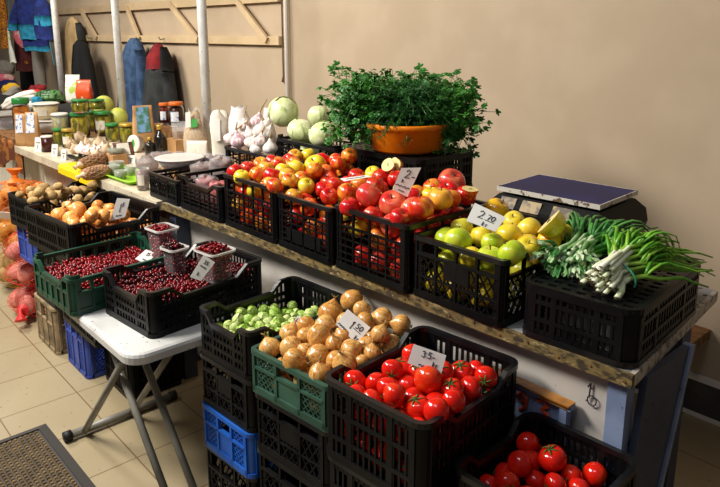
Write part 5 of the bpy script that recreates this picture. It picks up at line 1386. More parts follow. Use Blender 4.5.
jar(59.5, 146, 11, 18, 'lidgreen', 'pickle', 'small green lidded jar of pickles beside the dark oil tin', g)
jar(24.5, 139, 17, 41, 'lidgreen', 'honey', 'tall amber honey jar at the left end of the counter', 'honey and sauce jars')
# riser box carrying the sauce jars
ps = ony(165, 124, 1.90)
b = MB(); b.box((-4.05, 1.80, CZ), (-3.50, 2.01, ps[2] - .0005)); tag(b.build('wooden_riser', mt['plank']), 'low brown wooden box behind the bags carrying the red sauce jars', 'box')
jar(165, 124, 10.5, 21, 'lidorange', 'sauce', 'dark orange sauce jar with pink lid beside the hoodie', 'honey and sauce jars', y=1.90, z=ps[2], lab='bluelabel')
jar(177, 124, 15, 22, 'lidorange', 'sauce_dark', 'wide dark brown sauce jar with an orange lid', 'honey and sauce jars', y=1.91, z=ps[2], lab='bluelabel')
def tubr(px, pyb, wpx, hpx, mat, label, lid='lidwhite', y=None, z=CZ, taper_=.85, name='plastic_tub', group=None, wall='clear', lab=None):
    p = onz(px, pyb, z) if y is None else ony(px, pyb, y)
    if y is not None: p[2] = z
    r = px2m(p, wpx) / 2; h = tall(p, px, pyb, hpx, y)
    t = thing(name, label, 'tub', p, (0, 0, FACE), group)
    b = MB(); b.lathe([(0, .001), (r * taper_, 0), (r * .98, h * .93), (r * .95, h * .93), (r * taper_ * .96, .004), (0, .004)], 24); b.build('tub_wall', mt[wall], t, smooth=True)
    if mat:
        b = MB(); b.lathe([(0, .005), (r * taper_ * .93, .006), (r * .92, h * .82), (0, h * .86)], 24); b.build('contents', mt[mat], t, smooth=True)
    if lid:
        b = MB(); b.lathe([(r * .96, h * .91), (r * 1.03, h * .91), (r * 1.04, h * .965), (r * .97, h * .97), (r * .93, h), (r * .80, h * .985), (0, h * .985)], 28); b.build('lid', mt[lid], t, smooth=True)
    if lab:
        b = MB(); A = np.linspace(-PI / 2 - .5, -PI / 2 + .5, 7); b.grid([[((r * (taper_ + (1 - taper_) * f) + .002) * cos(a), (r * (taper_ + (1 - taper_) * f) + .002) * sin(a), h * f) for a in A] for f in (.25, .7)]); b.build('paper_label', mt[lab], t)
    return t, p, h
_, p, h1 = tubr(50, 131.5, 26, 12, 'butter', 'lower cream coloured tub in a stack of two', wall='lidwhite')
tubr(47, 120, 25, 17, 'butter', 'upper tub of pale yellow fat with a white label on the stack of two', y=p[1], z=CZ + h1 + .0005, lab='flour')
tubr(61.5, 137, 16, 24, 'pickle', 'clear tub with white lid left of the pickle jars')
def box_thing(name, label, cat, px, pyb, wpx, dep, hpx, mat, z=CZ, y=None, rot=FACE, parts=None):
    p = onz(px, pyb, z) if y is None else ony(px, pyb, y)
    if y is not None: p[2] = z
    w = px2m(p, wpx) / 2; h = tall(p, px, pyb, hpx, y)
    t = thing(name, label, cat, p, (0, 0, rot))
    return t, w, h
def paper_bag(px, pyb, wpx, hpx, label, lab=True, y=None, z=CZ, mat='paperbag', rot=FACE, tilt=0, folded=True, group=None, labmat='bluelabel', name='paper_bag'):
    p = onz(px, pyb, z) if y is None else ony(px, pyb, y)
    if y is not None: p[2] = z
    w = px2m(p, wpx) / 2; h = tall(p, px, pyb, hpx, y); d = w * .62
    t = thing(name, label, 'bag', p, (tilt, 0, rot), group)
    b = MB(); rows = []
    for i in range(9):
        f = i / 8; ww = w * (1 + .06 * sin(f * 5)); dd = d * (1 - .96 * max(0, f - .45) / .55) + .0015
        row = []
        for k in range(24):
            a = 2 * PI * k / 24; e = .45
            x = ww * math.copysign(abs(cos(a)) ** e, cos(a)); yv = dd * math.copysign(abs(sin(a)) ** e, sin(a))
            cr_ = .03 * w * rnoise((x * 40, yv * 40, f * 5), 1, px)
            row.append((x + cr_, yv + cr_, h * f))
        rows.append(row)
    b.grid(rows, closed=True); b.f.append(tuple(reversed(range(24)))); b.mi.append(0); b.f.append(tuple(8 * 24 + k for k in range(24))); b.mi.append(0)
    b.build('bag_body', mt[mat], t, smooth=True)
    if lab:
        b = MB(); q = [(-w * .72, -d * 1.06 - .003, h * .40), (w * .60, -d * 1.06 - .003, h * .42), (w * .5, -d * .10 - .006, h * .98), (-w * .62, -d * .10 - .006, h * .96)]
        if lab == 'low': q = [(-w * .7, -d * 1.06 - .003, h * .08), (w * .7, -d * 1.06 - .003, h * .08), (w * .7, -d * 1.02 - .003, h * .5), (-w * .7, -d * 1.02 - .003, h * .5)]
        b.add(q + [(x, yy + .001, zz) for x, yy, zz in q], [(0, 1, 2, 3), (7, 6, 5, 4), (0, 4, 5, 1), (1, 5, 6, 2), (2, 6, 7, 3), (3, 7, 4, 0)]); b.build('paper_label', mt[labmat], t)
    return t
paper_bag(23, 145.5, 11, 32, 'brown paper bag with a blue white label at the very left of the counter')
paper_bag(34.5, 146, 13, 34, 'brown paper bag with a blue white label beside the dark oil tin')
# small dark tin with white lid
tubr(48, 151.5, 11, 16, None, 'small dark green tin with a white lid near the counter edge', wall='sauce_dark', taper_=1.0, name='oil_tin')
# yellow sheet over the counter edge, black trough
b = MB(); q0 = onz(66, 163, CZ + .002); q1 = onz(95, 180, CZ + .002)
xa, xb = q0[0], q1[0]
P = []
for i, (yy, zz) in enumerate(((1.26, CZ + .002), (1.19, CZ + .002), (1.166, CZ + .001), (1.155, CZ - .012), (1.153, CZ - .045))):
    P.append([(xa + (xb - xa) * j / 8, yy + .006 * (xa + (xb - xa) * j / 8 + 3.6) , zz + .0008 * cos(j * 2)) for j in range(9)])
b.grid(P); b.grid([[(x, y + .001, z - .001) for x, y, z in r[::-1]] for r in P]); tag(b.build('yellow_sheet', mt['canyellow']), 'yellow plastic sheet folded over the counter edge under the nut bags', 'sheet')
p = onz(74, 163, CZ); t = thing('black_scoop', 'small black scoop lying at the counter edge before the garlic', 'scoop', (p[0], p[1] + .04, CZ + .003), (0, 0, .2))
b = MB(); P = [[(-.075 + .15 * i / 8, .035 * sin(a) * (1 - .25 * i / 8), .004 + .034 * (1 - cos(a)) * .9) for a in np.linspace(-PI / 2.1, PI / 2.1, 9)] for i in range(9)]; b.grid(P); b.grid([[(x, y * .94, z + .002) for x, y, z in r[::-1]] for r in P]); b.build('bowl', mt['black'], t, smooth=True)
b = MB(); b.tube([(-.072, 0, .022), (-.10, 0, .024), (-.135, 0, .02)], .007, 8); b.build('handle', mt['black'], t, smooth=True)
# net bags of nuts
def nut_bag(px0, py0, px1, py1, r, label):
    a = onz(px0, py0, CZ + r); c = onz(px1, py1, CZ + r); m = (a + c) / 2; m[2] = CZ; L_ = np.linalg.norm(c - a) / 2; ang = math.atan2(c[1] - a[1], c[0] - a[0])
    t = thing('nut_bag', label, 'bag', m, (0, 0, ang))
    b = MB(); base = np.array([v.co for v in BERRY.vertices]); faces = [tuple(f.vertices) for f in BERRY.polygons]; rr = random.Random(int(px0))
    for i in range(15):
        x = -L_ + 2 * L_ * (i + .5) / 15; R = r * (1 - (x / L_) ** 4 * .4) - .008
        for k in range(9):
            an = 2 * PI * (k + .5 * (i % 2)) / 9; q = .0105 * rr.uniform(.9, 1.1)
            b.add(base * q + np.array([x, cos(an) * R, r + sin(an) * R * .92]), faces)
    b.build('nuts', mt['nut'], t, smooth=True)
    b = MB()
    for k in range(10):
        an = 2 * PI * k / 10; b.tube([(x, cos(an + x * 8) * (r * (1 - (x / L_) ** 4 * .4) + .002), r + sin(an + x * 8) * (r * (1 - (x / L_) ** 4 * .4) * .94 + .001)) for x in np.linspace(-L_, L_, 9)], .0009, 4, cap=False)
        b.tube([(x, cos(an - x * 8) * (r * (1 - (x / L_) ** 4 * .4) + .002), r + sin(an - x * 8) * (r * (1 - (x / L_) ** 4 * .4) * .94 + .001)) for x in np.linspace(-L_, L_, 9)], .0009, 4, cap=False)
    for s in (-1, 1): b.tube([(s * L_, 0, r), (s * (L_ + .018), 0, r), (s * (L_ + .035), .01, r * .7)], [.02, .006, .014], 8)
    b.build('net', mt['net'], t)
nut_bag(84, 175, 107, 170, .034, 'knobbly net bag of nuts lying at the counter edge')
nut_bag(80, 165, 106, 157, .034, 'knobbly net bag of nuts behind the other, against the garlic')
# lime green tray with herb pots
c0 = onz(121, 178, CZ); t = thing('lime_tray', 'lime green plastic tray carrying small clear herb pots', 'tray', (c0[0], c0[1] + .03, CZ), (0, 0, .05))
b = MB()
def rr_ring(hx, hy, rc, z): return [(cx * (hx - rc) + rc * cos(a0 + k / 5 * PI / 2), cy * (hy - rc) + rc * sin(a0 + k / 5 * PI / 2), z) for cx, cy, a0 in ((1, -1, 1.5 * PI), (1, 1, 0), (-1, 1, .5 * PI), (-1, -1, PI)) for k in range(6)]
b.grid([rr_ring(.195, .075, .03, .001), rr_ring(.205, .085, .03, .016), rr_ring(.212, .092, .03, .018), rr_ring(.210, .09, .03, .021), rr_ring(.20, .08, .03, .019), rr_ring(.19, .07, .03, .005)], closed=True)
b.f.append(tuple(reversed(range(24)))); b.mi.append(0); b.f.append(tuple(5 * 24 + k for k in range(24))); b.mi.append(0); b.build('tray_body', mt['limegreen'], t, smooth=True)
for (px, pyb, w, h_, lb) in ((113, 174, 14, 9, 'lower clear pot of dried herbs at the left of the lime tray'), (121, 179, 13, 9, 'clear pot of dried herbs in the front of the lime tray'), (131, 175, 12, 9, 'clear pot of dried herbs at the right of the lime tray'), (117, 170, 15, 9, 'clear pot of dried herbs at the rear of the lime tray')):
    tubr(px, pyb, w, h_, 'herb', lb, 'clear', z=CZ + .0055, group='herb pots')
tubr(117, 163, 17, 9, 'herb', 'clear herb pot sitting highest above the lime tray', 'clear', y=1.40, z=CZ + .058, group='herb pots')
p = onz(117, 163, CZ); b = MB(); p2 = ony(117, 163, 1.40); b.box((p2[0] - .05, 1.36, CZ), (p2[0] + .05, 1.44, CZ + .0575)); tag(b.build('small_carton', mt['paperbag']), 'small carton under the highest herb pot behind the lime tray', 'carton')
tubr(143.5, 190, 14, 24, 'brownstuff', 'clear cup with a white paper tag at the right end of the lime tray', None, lab='flour')
# round tub on its rim with green leaf print
p = onz(137, 152, CZ); t = thing('leaf_tub', 'round pale tub standing on its rim with a green leaf print', 'tub', (p[0], p[1], CZ + .052), (PI / 2 - .1, 0, FACE - .5))
b = MB(); b.lathe([(0, -.02), (.044, -.02), (.050, .016), (.052, .018), (.052, .024), (0, .024)], 28); b.build('tub_body', mt['whitefilm'], t, smooth=True)
b = MB(); b.lathe([(.044, .0241), (.047, .0255), (0, .0255)], 26); b.build('lid_print', mt['flour'], t)
b = MB(); P = [[(w * .014 * sin(PI * i / 6) , -.03 + .06 * i / 6, .0262) for w in (-1, 0, 1)] for i in range(7)]; b.grid(P); b.build('leaf_print', mt['cangreen'], t)
def bottle(px, pyb, wpx, hpx, label, cap, body='darkoil'):
    p = onz(px, pyb, CZ); r = px2m(p, wpx) / 2; h = px2m(p, hpx); t = thing('bottle', label, 'bottle', p, (0, 0, FACE), 'dark bottles')
    b = MB(); b.lathe([(0, .001), (r * .95, 0), (r, h * .03), (r, h * .55), (r * .8, h * .66), (r * .38, h * .74), (r * .36, h * .88), (0, h * .88)], 22); b.build('bottle_body', mt[body], t, smooth=True)
    b = MB(); b.lathe([(r * .42, h * .84), (r * .46, h * .845), (r * .46, h * .99), (r * .40, h), (0, h)], 18); b.build('cap', mt[cap], t, smooth=True)
bottle(161, 154.5, 12, 30, 'taller black glass bottle with a gold cap beside the paper sachets', 'lidgold')
bottle(150.5, 155, 10, 18, 'short black bottle with gold cap beside the taller one', 'lidgold')
jar(151.5, 146, 13, 20, 'canyellow', 'cangreen', 'yellow lidded jar with green contents behind the short bottle', 'honey and sauce jars')
paper_bag(145, 148, 20, 42, 'leaning brown paper bag with a landscape photo label in front of the hoodie', True, labmat='photo_label', rot=FACE + .45, y=1.72)
paper_bag(124, 162, 20, 20, 'bag of brown pulses with a white label left of the leaf tub', True, mat='brownstuff', labmat='flour', rot=FACE + .5)
paper_bag(171.5, 150, 13, 17, 'small brown paper sachet with a yellow dot between the bottles and the grain', False)
paper_bag(181, 152, 12, 21, 'sachet with green top and handwritten white label before the grain bag', 'low', mat='cangreen', labmat='card')
tubr(180, 134, 17, 13, None, 'empty clear round tub beside the sauce jars', None, y=1.80, z=ps[2] - .035)
b = MB(); p = ony(180, 134, 1.80); b.box((p[0] - .06, 1.74, CZ), (p[0] + .06, 1.798, ps[2] - .0355)); tag(b.build('small_carton', mt['paperbag']), 'small brown carton under the empty clear tub', 'carton')
def soft_bag(px, pyb, wpx, hpx, mat, label, y=None, z=CZ, film=None, neck=True, name='plastic_bag', cat='bag', rot=FACE, tags=None, squash=.6, seed=0):
    p = onz(px, pyb, z) if y is None else ony(px, pyb, y)
    if y is not None: p[2] = z
    w = px2m(p, wpx) / 2; h = tall(p, px, pyb, hpx, y); t = thing(name, label, cat, p, (0, 0, rot))
    b = MB(); rows = []
    for i in range(13):
        f = i / 12; R = (.82 + .32 * sin(PI * min(1, f * 1.2))) * (1 - .42 * max(0, f - .55) / .45) if neck else (.86 + .16 * sin(PI * f)) * (1 - .75 * max(0, (f - .70) / .30) ** 3)
        rows.append([(w * R * .9 * cos(a) * (1 + .10 * rnoise((cos(a) * 2, sin(a) * 2, f * 4), 1.7, seed)), w * R * squash * sin(a) * (1 + .12 * rnoise((cos(a) * 2, sin(a) * 2, f * 4), 2.3, seed + 2)), h * (f if neck else sin(f * PI / 2) ** .9) * (1 + .05 * cos(3 * a + seed) * f)) for a in [2 * PI * k / 26 for k in range(26)]])
    b.grid(rows, closed=True); b.f.append(tuple(reversed(range(26)))); b.mi.append(0); b.f.append(tuple(12 * 26 + k for k in range(26))); b.mi.append(0)
    o = b.build('bag_body', mt[mat], t, smooth=True)
    if film:
        b2 = MB(); b2.grid([[(x * 1.05, y * 1.06, z_ * 1.06 + .001) for x, y, z_ in r] for r in rows[1:]], closed=True); b2.build('film', mt[film], t, smooth=True)
    for tg in (tags or []):
        x, zz, ww, hh, mm = tg; b = MB(); q = [((x - ww) * w, -w * squash * 1.2 - .004, zz * h), ((x + ww) * w, -w * squash * 1.2 - .004, zz * h + .004), ((x + ww) * w, -w * squash * 1.0 - .004, (zz + hh) * h + .004), ((x - ww) * w, -w * squash * 1.0 - .004, (zz + hh) * h)]
        b.add(q + [(a, c + .001, e) for a, c, e in q], [(0, 1, 2, 3), (7, 6, 5, 4), (0, 4, 5, 1), (1, 5, 6, 2), (2, 6, 7, 3), (3, 7, 4, 0)]); b.build('paper_label', mt[mm], t)
    return t
soft_bag(196, 151, 23, 38, 'grain', 'clear bag of grain with a bright green tag behind the pole', y=1.76, film='film', tags=[(.1, .72, .32, .16, 'cangreen'), (-.35, .72, .22, .3, 'card')], seed=3)
soft_bag(221, 158, 20, 45, 'flour', 'tall white bag of flour right of the steel pole', y=1.70, neck=False, tags=[(-.1, .55, .3, .35, 'card')], seed=5)
soft_bag(240, 134, 34, 26, 'whitefilm', 'crumpled white plastic bag standing behind the garlic', y=1.90, z=CZ + .06, seed=8, squash=.8)
b = MB(); p = ony(240, 134, 1.90); b.box((p[0] - .10, 1.84, CZ), (p[0] + .10, 1.96, CZ + .0595)); tag(b.build('small_carton', mt['paperbag']), 'small brown carton under the crumpled white bag behind the garlic', 'carton')
soft_bag(268, 128, 15, 18, 'whitefilm', 'small crumpled white bag between the garlic and the cabbages', y=1.88, z=CZ + .09, seed=9, squash=.5)
b = MB(); p = ony(268, 128, 1.88); b.box((p[0] - .05, 1.83, CZ), (p[0] + .05, 1.905, CZ + .0895)); tag(b.build('small_carton', mt['paperbag']), 'small carton under the small white bag beside the cabbages', 'carton')
paper_bag(194, 160, 13, 19, 'white paper sachet with handwriting left of the steel pole', 'low', mat='flour', labmat='card', y=1.62)
paper_bag(203, 159, 10, 18, 'narrow white paper sachet touching the steel pole', False, mat='flour', y=1.62)

# contents of the two small crates
soft_bag(153, 186, 20, 12, 'brownstuff', 'plastic packet of dried fruit at the left of the low black crate', z=CZ + .010, y=1.36, film='film', seed=1, squash=.7, neck=False)
soft_bag(163, 186, 20, 12, 'brownstuff', 'plastic packet of dried fruit in the middle of the low black crate', z=CZ + .010, y=1.32, film='film', seed=2, squash=.8, neck=False)
soft_bag(148, 176, 20, 16, 'brownstuff', 'crinkled packet of dark dried fruit at the rear of the low black crate', z=CZ + .010, y=1.46, film='film', seed=4, squash=.8, neck=False)
soft_bag(172, 196, 14, 14, 'cangreen', 'green packet low in the front of the low black crate', z=CZ + .010, y=1.27, seed=6, squash=.5, neck=False)
pb = ony(181, 186, 1.42); b = MB(); b.box((pb[0] - .07, 1.36, CZ + .0085), (pb[0] + .07, 1.48, CZ + .092)); tag(b.build('small_carton', mt['paperbag']), 'carton inside the crates under the white lidded round tub', 'carton')
tubr(181, 178, 47, 21, 'brownstuff', 'big round clear tub with a milky lid over the low black crate', 'milky', y=1.42, z=CZ + .0925)
soft_bag(206, 190, 26, 12, 'pinkstuff', 'bag of pink dried beans at the left of the small scooped crate', z=CZ + .010, y=1.33, film='film', seed=7, squash=.8, neck=False)
soft_bag(219, 194, 20, 12, 'pinkstuff', 'bag of pink dried beans at the right of the small scooped crate', z=CZ + .010, y=1.31, seed=11, squash=.8, neck=False)
soft_bag(203, 180, 26, 16, 'brownstuff', 'crackling packet of brown beans at the rear of the small scooped crate', z=CZ + .010, y=1.46, film='film', seed=12, squash=.8, neck=False)
soft_bag(222, 176, 26, 16, 'brownstuff', 'shiny packet of dark dried fruit beside the first apple crate', z=CZ + .010, y=1.46, film='film', seed=13, squash=.8, neck=False)

for (px, pyb, w_, h_, y, lb, sd) in ((148, 176, 22, 20, 1.44, 'knotted clear bag of dark dried fruit left of the low black crate', 21), (163, 168, 24, 15, 1.60, 'clear bag of dried fruit behind the low black crate', 22), (186, 165, 26, 12, 1.66, 'flat clear bag of dried beans behind the milky lidded tub', 23), (213, 168, 30, 12, 1.585, 'long clear packet of beans behind the small scooped crate', 24), (160, 160, 20, 12, 1.74, 'pale clear packet in front of the black bottles', 25)):
    soft_bag(px, pyb, w_, h_, 'brownstuff' if sd != 25 else 'whitefilm', lb, y=y, film='film', seed=sd, squash=.55, neck=sd == 21)
# melons behind the pickles, chips packs, cushions of clothes at the far end
def ball(px, py, rpx, y, mat, label, cat, sc3=(1, 1, 1), name='melon', rot=(0, 0, 0)):
    p = ony(px, py, y); r = px2m(p, rpx); b = MB(); b.lathe([(sin(PI * i / 14) if 0 < i < 14 else 0, -cos(PI * i / 14)) for i in range(15)], 26)
    t = thing(name, label, cat, p, rot); t.scale = (r * sc3[0], r * sc3[1], r * sc3[2]); b.build('melon_rind', mt[mat], t, smooth=True)
    b = MB(); b.tube([(0, 0, .96), (.02, 0, 1.08), (.08, 0, 1.16)], [.06, .05, .04], 6); b.build('stalk', mt['stem'], t); return p, r
p, r = ball(104, 105, 9.5, 1.93, 'melon', 'pale yellow green melon behind the upper pickle jars', 'melon')
b = MB(); b.box((p[0] - .10, 1.86, CZ), (p[0] + .12, 2.0, p[2] - r * .96)); tag(b.build('wooden_riser', mt['plank']), 'wooden box under the pale melon behind the pickles', 'box')
p2, r2 = ball(118, 117, 9.5, 1.90, 'melon', 'pale melon beside the second pole behind the pickle jars', 'melon')
b = MB(); b.box((p2[0] - .09, 1.84, CZ), (p2[0] + .05, 1.99, p2[2] - r2 * .96)); tag(b.build('wooden_riser', mt['plank']), 'wooden box under the melon beside the second pole', 'box')
paper_bag(75, 102, 15, 27, 'white and green snack packet standing behind the pickle jars', False, y=1.96, z=ony(75, 102, 1.96)[2], mat='greypack', rot=FACE, name='snack_packet')
paper_bag(85, 99, 15, 19, 'orange snack packet behind the upper pickle jars', False, y=1.96, z=ony(85, 99, 1.96)[2], mat='skinpot', rot=FACE, name='snack_packet')
pz = ony(75, 102, 1.96)[2]; pq = ony(85, 99, 1.96); b = MB(); xs_ = (ony(67, 102, 1.96)[0], ony(80, 102, 1.96)[0], ony(93, 99, 1.96)[0]); b.box((xs_[0], 1.90, CZ), (xs_[1], 2.01, pz - .0005)); b.box((xs_[1], 1.90, CZ), (xs_[2], 2.01, pq[2] - .0005)); tag(b.build('wooden_riser', mt['plank']), 'wooden box under the two snack packets at the rear', 'box')

# far counter: heaped clothes
FZ = CZ - .01
def lump(px, py, y, wpx, hpx, dep, mat, label, tilt=0, name='folded_cloth', cat='cloth', seed=0):
    """soft folded cloth, centred on (px, py) and lying on the heap below it"""
    p = ony(px, py, y); w = px2m(p, wpx) / 2; h = px2m(p, hpx) / 2
    b = MB(); nv, nu = 20, 36
    b.lathe([(sin(PI * i / nv) ** .6 if 0 < i < nv else 0, -cos(PI * i / nv)) for i in range(nv + 1)], nu)
    V = []
    for v in b.v:
        k = 1 + .10 * rnoise(v, 2.6, seed) + .05 * sin(v[0] * 9 + v[2] * 3 + seed) + .04 * sin(v[2] * 11 + v[1] * 4)
        V.append((v[0] * w * k, v[1] * dep * k, v[2] * h * k))
    b.v = V; o = b.build(name, mt[mat], smooth=True); o.location = p; o.rotation_euler = (0, -tilt, FACE * .8); tag(o, label, cat); return o
lump(12, 115, 1.42, 40, 9, .06, 'greycloth', 'rolled grey knitted tube lying above the clear bin', .25, seed=1)
b = MB(); p = ony(6, 136, 1.38)
t = thing('plastic_bin', 'clear plastic bin of lavender yarn at the far left counter edge', 'bin', (p[0] + .02, 1.40, FZ))
b.box((-.17, -.09, .0), (.17, .09, .004)); b.box((-.17, -.09, .004), (.17, -.087, .10)); b.box((-.17, .087, .004), (.17, .09, .10)); b.box((-.17, -.087, .004), (-.167, .087, .10)); b.box((.167, -.087, .004), (.17, .087, .10)); b.build('bin_wall', mt['clear'], t)
b = MB(); b.box((-.18, -.10, .10), (.18, .10, .108)); b.build('lid', mt['greycloth'], t)
b = MB(); b.lathe([(sin(PI * i / 10) if 0 < i < 10 else 0, -cos(PI * i / 10)) for i in range(11)], 20); b.v = [(x * .14, y * .07, z * .045) for x, y, z in b.v]
o = b.build('yarn', mt['lavender'], smooth=True); o.location = (p[0] + .02, 1.40, FZ + .052); tag(o, 'lavender yarn bundled inside the clear plastic bin', 'yarn')
p = ony(22, 112, 1.75)
b = MB(); P = []
for i in range(13):
    f = i / 12; row = []
    for j in range(25):
        g_ = j / 24; hgt = (.145 + .03 * sin(g_ * 9) + .02 * cos(f * 7)) * min(1, 5 * f, 5 * (1 - f)) ** .4 * min(1, 6 * g_, 6 * (1 - g_)) ** .4
        row.append((-6.95 + 1.98 * g_, 1.52 + .42 * f, FZ + .001 + hgt))
    P.append(row)
b.grid(P); b.grid([[(x, y, FZ + .0005) for x, y, z in r[::-1]] for r in P]); tag(b.build('cloth_heap', mt['blackcloth'], smooth=True), 'dark cloth heap spread over the farthest counter under the bright clothes', 'cloth')
lump(20, 100, 1.62, 42, 12, .07, 'whitecloth', 'long white folded cloth lying slanted over red cloth', .35, seed=3)
lump(29, 98, 1.72, 26, 14, .08, 'redcloth', 'bright red cloth under the long white folded cloth', .3, seed=4)
lump(8, 100, 1.70, 34, 13, .08, 'greycloth', 'grey cloth bundle slanting up at the left edge', .7, seed=5)
lump(32, 106, 1.60, 36, 9, .07, 'whitecloth', 'white crumpled cloth in front of the teal bundle', .05, seed=6)
lump(37, 101, 1.58, 11, 9, .04, 'teal', 'small teal knitted bundle in the far heap', 0, seed=7)
lump(50, 97, 1.80, 27, 15, .09, 'watermelon', 'green and black striped bundle beside the third pole', .05, name='striped_bundle', seed=8)
lump(11, 89, 1.90, 18, 11, .07, 'yellowcloth', 'yellow cloth at the left above the grey bundle', .3, seed=9)
lump(6, 85, 2.05, 24, 10, .08, 'navycloth', 'navy cloth at the far left behind the yellow cloth', .1, seed=10)
lump(38, 90, 1.92, 18, 11, .06, 'maroon', 'dark red cloth behind the striped bundle', .05, seed=11)
lump(5, 78, 2.10, 20, 8, .08, 'pinkcloth', 'pinkish cloth on the navy cloth at the left edge', 0, seed=15)
lump(5, 68, 2.14, 20, 16, .08, 'greycloth', 'grey boxy cloth pile topmost at the left edge', 0, seed=16)

# folded paper price tents along the counter edge
def tent(px, pyb, wpx, hpx, label, y=None, mat='card', rot=FACE):
    p = onz(px, pyb, CZ); w = px2m(p, wpx) / 2; h = px2m(p, hpx); t = thing('price_tent', label, 'price card', p, (0, 0, rot)); b = MB(); d = h * .35
    for s_ in (-1, 1):
        v = [(-w, s_ * d, 0), (w, s_ * d, 0), (w, 0, h), (-w, 0, h)]; b.add(v + [(x, yy - s_ * .0012, z) for x, yy, z in v], [(0, 1, 2, 3), (7, 6, 5, 4), (0, 4, 5, 1), (1, 5, 6, 2), (2, 6, 7, 3), (3, 7, 4, 0)])
    b.build('card', mt[mat], t)
    b = MB(); P_ = lambda u, v: (-w + 2 * w * u, -d + d * v - .0012, h * v); write(b, '~', P_, .2, .55, .6, .2, .0012); write(b, '5', P_, .35, .2, .2, .25, .0012); b.build('handwriting', mt['ink'], t)
tent(40, 151, 7, 14, 'white folded price tent left of the dark tin near the counter edge')
tent(56, 156, 6, 12, 'white folded price tent right of the dark tin before the small jars')
tent(65, 160, 5, 11, 'small white price tent beside the black scoop')
tent(101, 133, 9, 9, 'white price tent among the garlic before the pickle jars')
tent(132, 163, 8, 8, 'white price tent beside the round leaf print tub')
tent(118, 158, 12, 9, 'broad white price tent above the lime tray')
# ------------------------------------------------------------------ hanging clothes
def drape(name, label, cat, p, prof, mat, folds=5, amp=.012, th=1.0, rot=0.0, parts=(), seed=0, group=None, nseg=40):
    """closed cloth hanging from p; prof = (dz, halfwidth, halfdepth, xoff)"""
    t = thing(name, label, cat, p, (0, 0, rot), group)
    def body(prof, mat, nm, fo, am):
        b = MB(); rows = []
        for i, (dz, hw, hd, xo) in enumerate(prof):
            f = i / max(1, len(prof) - 1)
            rows.append([(xo + hw * cos(a) + 0.0, (hd + am * f * cos(fo * a * 1.0 + seed) + .4 * am * f * cos(fo * 2.3 * a + 1)) * sin(a) * th, dz + .006 * cos(3 * a + seed) * f) for a in [2 * PI * k / nseg for k in range(nseg)]])
        b.grid(rows, closed=True); b.f.append(tuple(range(nseg))); b.mi.append(0); b.f.append(tuple(reversed([(len(prof) - 1) * nseg + k for k in range(nseg)]))); b.mi.append(0)
        return b.build(nm, mt[mat], t, smooth=True)
    body(prof, mat, 'cloth_body', folds, amp)
    for (nm, pf, mm) in parts: body(pf, mm, nm, 3, amp * .5)
    return t
def sm(prof, n=3):
    out = []
    for a, c in zip(prof[:-1], prof[1:]):
        for k in range(n):
            s = k / n; out.append(tuple(u + (v - u) * s for u, v in zip(a, c)))
    return out + [prof[-1]]
yw = WALL_Y - .14
def wp(px, py, y=yw): return ony(px, py, y)
p = wp(134, 38, WALL_Y - .13); z0 = p[2]
drape('hanging_denim_coat', 'blue quilted coat hanging on the wall rack behind the second pole', 'coat', p, sm([(0, .03, .03, 0), (-.05, .10, .06, 0), (-.16, .16, .09, -.02), (-.40, .19, .10, -.06), (-.60, .22, .10, -.12), (-.80, .24, .10, -.16)]), 'denim', 9, .03, seed=1,
      parts=[('sleeve', sm([(-.10, .05, .05, .08), (-.3, .06, .06, .10), (-.6, .05, .055, .11)]), 'denim')])
p = wp(157.5, 43, WALL_Y - .13)
drape('hanging_hoodie', 'charcoal hoodie with dark red hood hanging on the wall rack', 'hoodie', p, sm([(-.17, .10, .07, 0), (-.22, .17, .09, 0), (-.30, .19, .09, 0), (-.50, .22, .10, -.02), (-.82, .26, .10, -.04)]), 'charcoal', 9, .025, seed=2,
      parts=[('hood', sm([(0, .02, .02, 0), (-.04, .07, .05, 0), (-.12, .13, .09, 0), (-.21, .14, .10, 0)]), 'maroon'), ('hood_lining', sm([(-.03, .02, .03, .10), (-.12, .03, .05, .13), (-.22, .05, .06, .14)]), 'blackcloth'), ('sleeve', sm([(-.24, .05, .05, .15), (-.5, .06, .055, .19), (-.8, .055, .05, .21)]), 'charcoal')])
p = wp(80, 40, WALL_Y - .24)
drape('hanging_black_jacket', 'black jacket hanging on the lower rail between the poles', 'jacket', p, sm([(0, .03, .03, 0), (-.05, .11, .06, .0), (-.25, .17, .09, .02), (-.56, .24, .10, .03), (-.64, .24, .10, .02)]), 'blackcloth', 7, .02, seed=3)
p = wp(72, 17, WALL_Y - .085)
drape('hanging_beige_coat', 'long beige coat hanging on the upper rail beside the black jacket', 'coat', p, sm([(0, .02, .02, 0), (-.04, .12, .035, 0), (-.12, .20, .045, .0), (-.45, .20, .05, -.08), (-.95, .21, .05, -.10)]), 'beigecloth', 7, .012, seed=4,
      parts=[('collar', sm([(-.06, .02, .03, .16), (-.16, .03, .04, .20), (-.30, .02, .03, .215)]), 'charcoal')])
HY = 2.17
def hp(px, py, y=HY): return ony(px, py, y)
def hanger(p, w, t):
    b = MB(); top = np.array([0, 0, 1.97 - p[2]]); b.tube([top + np.array([0, 0, .012]), top * .4, (0, 0, .02)], .002, 5); b.tube([(-w, 0, -.02), (0, 0, .03), (w, 0, -.02)], .003, 5); b.build('hanger', mt['legsteel'], t)
p = hp(29, -2)
k = px2m(p, 1) * 1.13
